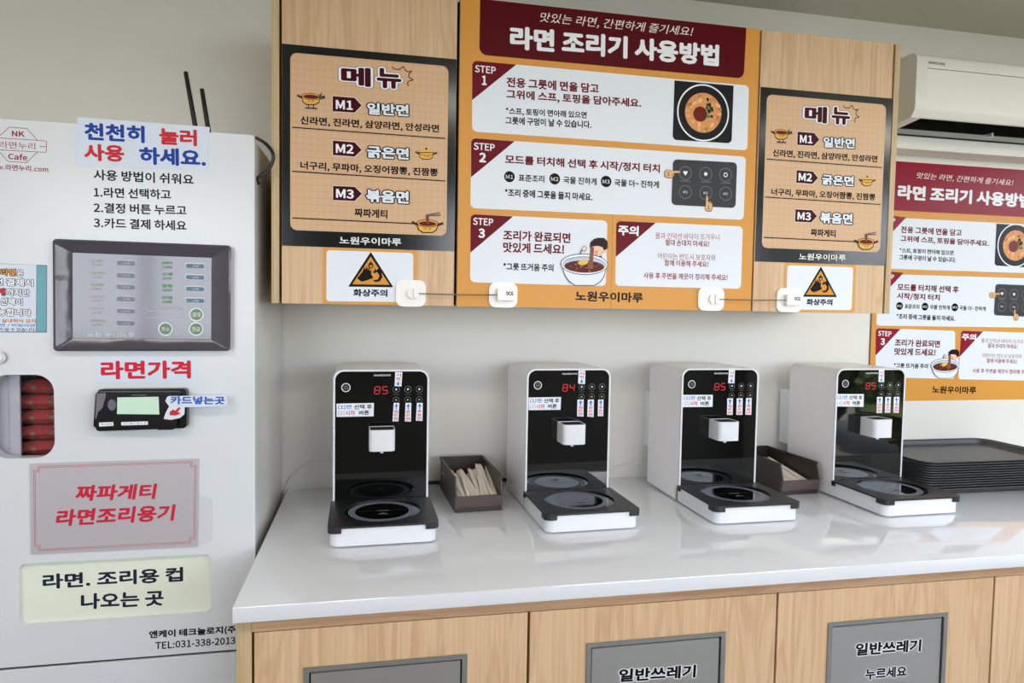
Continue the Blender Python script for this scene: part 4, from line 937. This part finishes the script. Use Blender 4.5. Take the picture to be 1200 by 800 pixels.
STK = [dict(l=[(394.3, 472.8), (438.2, 472), (437.8, 487.6), (394.5, 488.4)], t=[(463.2, 435.6), (471.6, 435.8), (470.4, 452.6), (462.4, 452)],
            b=[[(461.4, 472), (468, 472), (466.8, 493.6), (460, 493.4)], [(475.2, 472), (482, 472), (481.6, 493.8), (474.4, 493.6)], [(488.5, 472), (495.5, 472), (495, 493), (487.3, 492.6)]]),
       dict(l=z8(580)([(316, 405), (620, 400), (615, 520), (316, 523)]), t=z8(580)([(783, 153), (848, 153), (845, 278), (780, 275)]),
            b=[z8(580)(q_) for q_ in ([(773, 425), (832, 425), (830, 583), (770, 580)], [(870, 425), (928, 425), (924, 588), (866, 583)], [(967, 425), (1018, 425), (1015, 580), (964, 578)])]),
       dict(l=z8(750)([(400, 380), (683, 380), (680, 492), (400, 495)]), t=z8(750)([(833, 148), (890, 148), (885, 270), (827, 270)]),
            b=[z8(750)(q_) for q_ in ([(818, 413), (872, 413), (868, 568), (815, 566)], [(907, 413), (963, 413), (960, 567), (903, 567)], [(995, 410), (1047, 410), (1043, 567), (987, 565)])]),
       dict(l=z8(920)([(480, 372), (738, 373), (735, 492), (478, 488)]), t=z8(920)([(880, 147), (930, 147), (928, 260), (876, 258)]),
            b=[z8(920)(q_) for q_ in ([(862, 400), (915, 400), (908, 550), (858, 550)], [(940, 400), (993, 400), (985, 547), (935, 547)], [(1020, 400), (1072, 400), (1065, 550), (1015, 547)])])]
for k, c in enumerate(cookers):
    th = POS[k][2]; u_ = Vector((math.cos(th), math.sin(th), 0)); n_ = Vector((math.sin(th), -math.cos(th), 0))
    O = Vector((POS[k][0], POS[k][1], ZT)) - n_*(MS-.0033)
    p = Print(O, u=u_, v=(0, 0, 1), n=n_, rough=.25, tagname='cooker_ink'); G = (150, 156, 160)
    p.ring((.0240, .2602), .0088, .0017, (214, 218, 220), 28, world=True)
    for dz in (-.003, 0, .003): p.line([(.0195, .2602+dz), (.0285, .2602+dz)], .0008, (150, 154, 156), world=True)
    p.text('HAUSECOOK', (.0770, .2838), (.1100, .2838), .0034, (216, 218, 220), .02, world=True)
    for i in range(3):
        x = .1205 + .0227*i; p.ring((x, .2556), .0066, .0004, G, 22, world=True); p.ring((x, .2348), .0062, .0004, G, 22, world=True)
        p.ell((x, .2558), .0019, (214, 216, 218), 12, world=True); p.ell((x, .2348), .0016, (226, 214, 150), 12, world=True, ratio=.7)
        p.line([(x-.006, .2455), (x+.006, .2455)], .0005, (110, 114, 116), world=True)
    p.done('panel_print', c)
    e = Print(O, u=u_, v=(0, 0, 1), n=n_, tagname='led'); mat('led_96141c', (150, 20, 28), .4, emit=(255, 40, 40), estr=.22, noise=0)
    digits(e, ['85', '84', '85', '85'][k], .0780, .2472, .0100, .0142, (150, 20, 28), .2)
    e.done('temperature_display', c)
    def sticker(Q, name):
        s0 = Print(O+n_*.0001, u=u_, v=(0, 0, 1), n=n_, tagname='sticker', rough=.2); s0.rquad(Q, .0, (226, 232, 240)); return s0
    s0 = sticker(STK[k]['l'], 'step_label'); Q = STK[k]['l']
    def ed(fx, fy): return mix(mix(Q[0], Q[1], fx), mix(Q[3], Q[2], fx), fy)
    h = (Q[3][1]-Q[0][1])*.36; s0.text('(1)면', ed(.04, .28), ed(.40, .28), h, (70, 120, 200), .01); s0.text('선택 후', ed(.47, .28), ed(.95, .28), h, (40, 42, 48), .014)
    s0.text('(2)', ed(.04, .72), ed(.22, .72), h, (150, 130, 160), .0); s0.text('시작', ed(.24, .72), ed(.50, .72), h, (200, 70, 76), .012); s0.text('버튼', ed(.60, .72), ed(.88, .72), h, (40, 42, 48), .02)
    s0.done('step_label', c)
    for i, Q in enumerate([STK[k]['t']] + STK[k]['b']):
        s0 = sticker(Q, 'mode_label'); word = ['시작', '일반면', '굵은면', '볶음면'][i]; w_ = (Q[1][0]-Q[0][0])
        top = i == 0
        spans = ([.08, .35, .64] if top else [.36, .56, .77, .97]); a0, a1 = (.70, .95) if top else (.04, .32)
        for j, ch in enumerate(word):
            f0, f1 = spans[j], spans[j+1]; s0.text(ch, ed(.16, (f0+f1)/2), ed(.84, (f0+f1)/2), (Q[3][1]-Q[0][1])*(f1-f0)*.86, (200, 60, 74), .008)
        A_ = (.04, 116, 200)
        d0, d1 = ((a0, a1) if top else (a1, a0)); Bc = (40, 100, 196)
        s0.line([ed(.5, d0), ed(.5, mix((d0, 0), (d1, 0), .6)[0])], w_*.2, Bc); tip = d1; bs = mix((d0, 0), (d1, 0), .4)[0]
        s0.poly([ed(.12, bs), ed(.5, tip), ed(.88, bs), ed(.5, mix((bs, 0), (tip, 0), .35)[0])], Bc)
        s0.done('mode_label', c)

# ================================================================== CHOPSTICK BOXES
BROWN = mat('brown_plastic', (50, 41, 39), .4, noise=.06)
def make_box(x, y, lab, grp='brown chopstick boxes'):
    w, d, h = .0985, .198, .0730
    t = thing('chopstick_box', lab, 'storage box', (x, y, ZT), 0, grp); th = .0028
    def side(xa):
        b = new(); extrude(b, [(.004, .001), (d, .001), (d, h), (.010, h), (-.002, .036), (.004, .030)], xa, xa+th, YZ); return b
    obj('side_wall', side(0), BROWN, t, local=True); obj('side_wall', side(w-th), BROWN, t, local=True)
    b = new(); box(b, th, w-th, d-th, d, .001, h); obj('back_wall', b, BROWN, t, local=True)
    b = new(); box(b, th, w-th, .006, d-th, 0, .003); obj('floor_plate', b, BROWN, t, local=True)
    b = new(); box(b, th, w-th, .004, .004+th, .003, .014); obj('front_wall', b, BROWN, t, local=True)
    b = new(); extrude(b, [(-.004, .0345), (.004, .0345), (.010, .012), (.004, .0105), (.001, .0115)], -.0005, w+.0005, YZ); obj('label_lip', b, mat('brown_plastic_lip', (84, 71, 69), .4), t, local=True)
    b = new(); box(b, -.002, .0, .008, d+.002, h-.006, h+.001, .0006, 1); box(b, w, w+.002, .008, d+.002, h-.006, h+.001, .0006, 1); box(b, -.002, w+.002, d, d+.002, h-.006, h+.001); obj('rim', b, BROWN, t, local=True)
    return t
BTURN = .058
bx1 = make_box(.1660, -.2400, 'brown chopstick box between the first and second cooker')
bx1.rotation_euler.z = BTURN; bx2 = copy_tree(bx1); bx2.location = (.9195, -.2160, ZT); bx2['label'] = 'brown chopstick box between the third and fourth cooker'
PAP = mat('chopstick_paper', (226, 216, 202), .7, noise=.08, nscale=60); WD = mat('chopstick_wood', (222, 190, 140), .6, noise=.1)
def make_stick():
    t = thing('chopsticks', 'x', 'chopsticks', (0, 0, 0)); b = new(); w, h, L_ = .0082, .0034, .140
    extrude(b, [(-w/2, -h/2), (w/2, -h/2), (w/2, h/2), (0, h/2+.0008), (-w/2, h/2)], 0, L_, XZ); obj('paper_sleeve', b, PAP, t, local=True)
    b = new(); box(b, -.0034, -.0004, L_, L_+.008, -.0014, .0014); obj('stick_end', b, WD, t, local=True)
    b = new(); box(b, .0004, .0034, L_, L_+.008, -.0014, .0014); obj('stick_end', b, WD, t, local=True); return t
st0 = make_stick(); first = True
for (bx, by, grp, n_) in ((.1660, -.2400, 'paper-wrapped chopsticks in the box between the first and second cooker', 36), (.9195, -.2160, 'paper-wrapped chopsticks in the box between the third and fourth cooker', 27)):
    rnd = random.Random(11 if n_ == 36 else 5)
    for i in range(n_):
        s = st0 if first else copy_tree(st0); first = False
        lay, col = divmod(i, 9); fx = .0095 + .0099*col + .002*(rnd.random()-.5) + (.002 if lay % 2 else 0)
        hi = 1 if col > 4 else 0
        lx, ly = min(max(fx, .0090), .0890), .012 + .003*lay; cB, sB = math.cos(BTURN), math.sin(BTURN)
        s.location = (bx + cB*lx - sB*ly, by + sB*lx + cB*ly, ZT+.0075+.0068*lay+.001*rnd.random())
        s.rotation_euler = (.08 + .02*lay + .07*hi + .02*rnd.random(), rnd.uniform(-.5, .5), BTURN + rnd.uniform(-.02, .02))
        s['label'] = 'white paper-sleeved wooden chopsticks lying in the box between the %s cooker' % ('first and second' if n_ == 36 else 'third and fourth'); s['group'] = grp

# ================================================================== TRAYS
TX0, TX1, TY0, TY1 = 1.252, 1.672, -.268, -.012
TRM = mat('black_tray', (58, 59, 60), .42, noise=.08, nscale=80)
def make_tray():
    t = thing('serving_tray', 'x', 'tray', ((TX0+TX1)/2, (TY0+TY1)/2, ZT), 0, 'stack of black serving trays')
    hx, hy = (TX1-TX0)/2, (TY1-TY0)/2; H = .0160
    prof = [(0.016, 0), (0.004, H-.002), (0.0, H), (0.0, H-.0022), (.0025, H-.0026), (.0135, .0018), (.03, .0018)]   # (inset, z)
    # outer bottom, wall, rim, inner wall, inner floor
    order = [(.03, 0), (.017, .0), (.0095, H-.0030), (.0, H-.0022), (.0, H), (.0022, H), (.0176, .0020), (.03, .0020)]
    b = new(); R_ = []
    for (ins, z) in order:
        R_.append([b.verts.new((x, y, z)) for x, y in rrect(-hx+ins, hx-ins, -hy+ins, hy-ins, max(.034-ins, .012), 6)])
    n = len(R_[0])
    for i in range(len(R_)-1):
        for k in range(n): b.faces.new((R_[i][k], R_[i][(k+1) % n], R_[i+1][(k+1) % n], R_[i+1][k]))
    b.faces.new(R_[0]); b.faces.new(R_[-1]); obj('tray_shell', b, TRM, t, local=True, smooth=35)
    return t
tr0 = make_tray(); NT = 12; ords = ['bottom', 'second from the bottom', 'third from the bottom', 'fourth from the bottom', 'fifth from the bottom', 'sixth from the bottom', 'sixth from the top', 'fifth from the top', 'fourth from the top', 'third from the top', 'second from the top', 'topmost, its inside showing,']
for k in range(NT):
    s = tr0 if k == 0 else copy_tree(tr0); s.location = ((TX0+TX1)/2 + random.uniform(-.0008, .0008), (TY0+TY1)/2 + random.uniform(-.0008, .0008), ZT + .0058*k)
    s['label'] = 'black serving tray, %s in the stack' % ords[k]

# ================================================================== AIR CONDITIONER
AX0, AX1, AY, AZ0, AZ1 = 1.240, 2.060, -.200, 1.6955, 1.885
t = thing('air_conditioner', 'white wall-mounted air conditioner right of the wall cabinets', 'air conditioner', ((AX0+AX1)/2, 0, AZ0))
cheek = [(-.001, AZ0), (-.058, AZ0), (-.068, AZ0+.030), (-.188, AZ0+.040)] + [(-.198, AZ0+.052), (AY, AZ0+.062), (AY, AZ1-.016), (AY+.006, AZ1-.005), (AY+.016, AZ1), (-.001, AZ1)]
for (a, c) in ((AX0, AX0+.030), (AX1-.030, AX1)):
    b = new(); extrude(b, cheek, a, c, YZ); obj('side_cheek', b, ACW, t, smooth=40)
b = new(); extrude(b, [(-.002, AZ1-.001), (AY+.016, AZ1-.001), (AY+.006, AZ1-.006), (AY+.0008, AZ1-.016), (AY+.0008, AZ1-.036), (AY+.004, AZ1-.036), (AY+.02, AZ1-.02), (-.002, AZ1-.02)], AX0+.03, AX1-.03, YZ); obj('top_cover', b, ACW, t, smooth=40)
b = new(); extrude(b, [(AY+.0008, AZ1-.0375), (AY+.0008, AZ0+.064), (AY+.0025, AZ0+.053), (AY+.012, AZ0+.041), (AY+.022, AZ0+.042), (AY+.012, AZ0+.058), (AY+.008, AZ1-.0375)], AX0+.03, AX1-.03, YZ); obj('front_panel', b, ACW, t, smooth=40)
b = new(); box(b, AX0+.030, AX1-.030, -.066, -.002, AZ0, AZ0+.033, .002, 2); obj('lower_housing', b, ACW, t)
b = new(); box(b, AX0+.03, AX1-.03, -.07, -.064, AZ0+.034, AZ1-.03); box(b, AX0+.03, AX1-.03, AY+.02, -.07, AZ1-.06, AZ1-.055); obj('air_duct', b, mat('duct_black', (10, 10, 10), .7), t)
b = new(); extrude(b, [(-.076, AZ0+.0335), (-.098, AZ0+.0375), (-.099, AZ0+.0395), (-.077, AZ0+.036)], AX0+.034, AX1-.034, YZ); lv = obj('louver', b, mat('louver_grey', (150, 152, 152), .3, metal=.2), t)
b = new(); xx = at_y(1161, 162, -.095).x; box(b, xx-.003, xx+.003, -.1, -.07, AZ0+.036, AZ0+.047); obj('louver_pivot', b, WHITE, lv); b = new(); box(b, AX0+.0345, AX0+.038, -.1, -.07, AZ0+.034, AZ0+.047); obj('louver_pivot', b, WHITE, lv)
p = Print((0, AY+.0008, 0)); p.text('SAMSUNG', (1087, 72.8), (1107.6, 75.3), 3.4, (84, 86, 86), .03); p.done('lettering', t)

# ================================================================== CABLES BEHIND THE COOKERS
b = new(); tube(b, smooth_path([(.10, -.02, ZT+.006), (.131, -.012, ZT+.0065), (.16, -.0125, ZT+.0065), (.22, -.014, ZT+.006), (.262, -.018, ZT+.010), (.282, -.03, ZT+.014), (.33, -.03, ZT+.010)]), .0042, 10)
tag(obj('extension_cord', b, CABLE, smooth=True), 'thick black cord running behind the first chopstick box', 'cord')
b = new(); tube(b, smooth_path([(-.196, -.02, ZT-.06), (-.194, -.012, ZT-.01), at_y(333.5, 577, -.010), at_y(339, 562, -.010), at_y(350, 550, -.010), at_y(368, 541, -.012), at_y(392, 539, -.02), (-.05, -.03, .90)]), .0020, 8)
tag(obj('water_hose', b, CABLEW, smooth=True), 'thin white hose rising from the left corner behind the first cooker', 'hose')
b = new(); tube(b, smooth_path([(.50, -.03, .870), at_y(715, 549, -.01), at_y(735, 544, -.010), at_y(757, 542, -.012), (.70, -.03, .885)]), .0018, 8)
tag(obj('water_hose', b, CABLEW, smooth=True), 'thin white hose between the second and third cooker along the wall', 'hose')
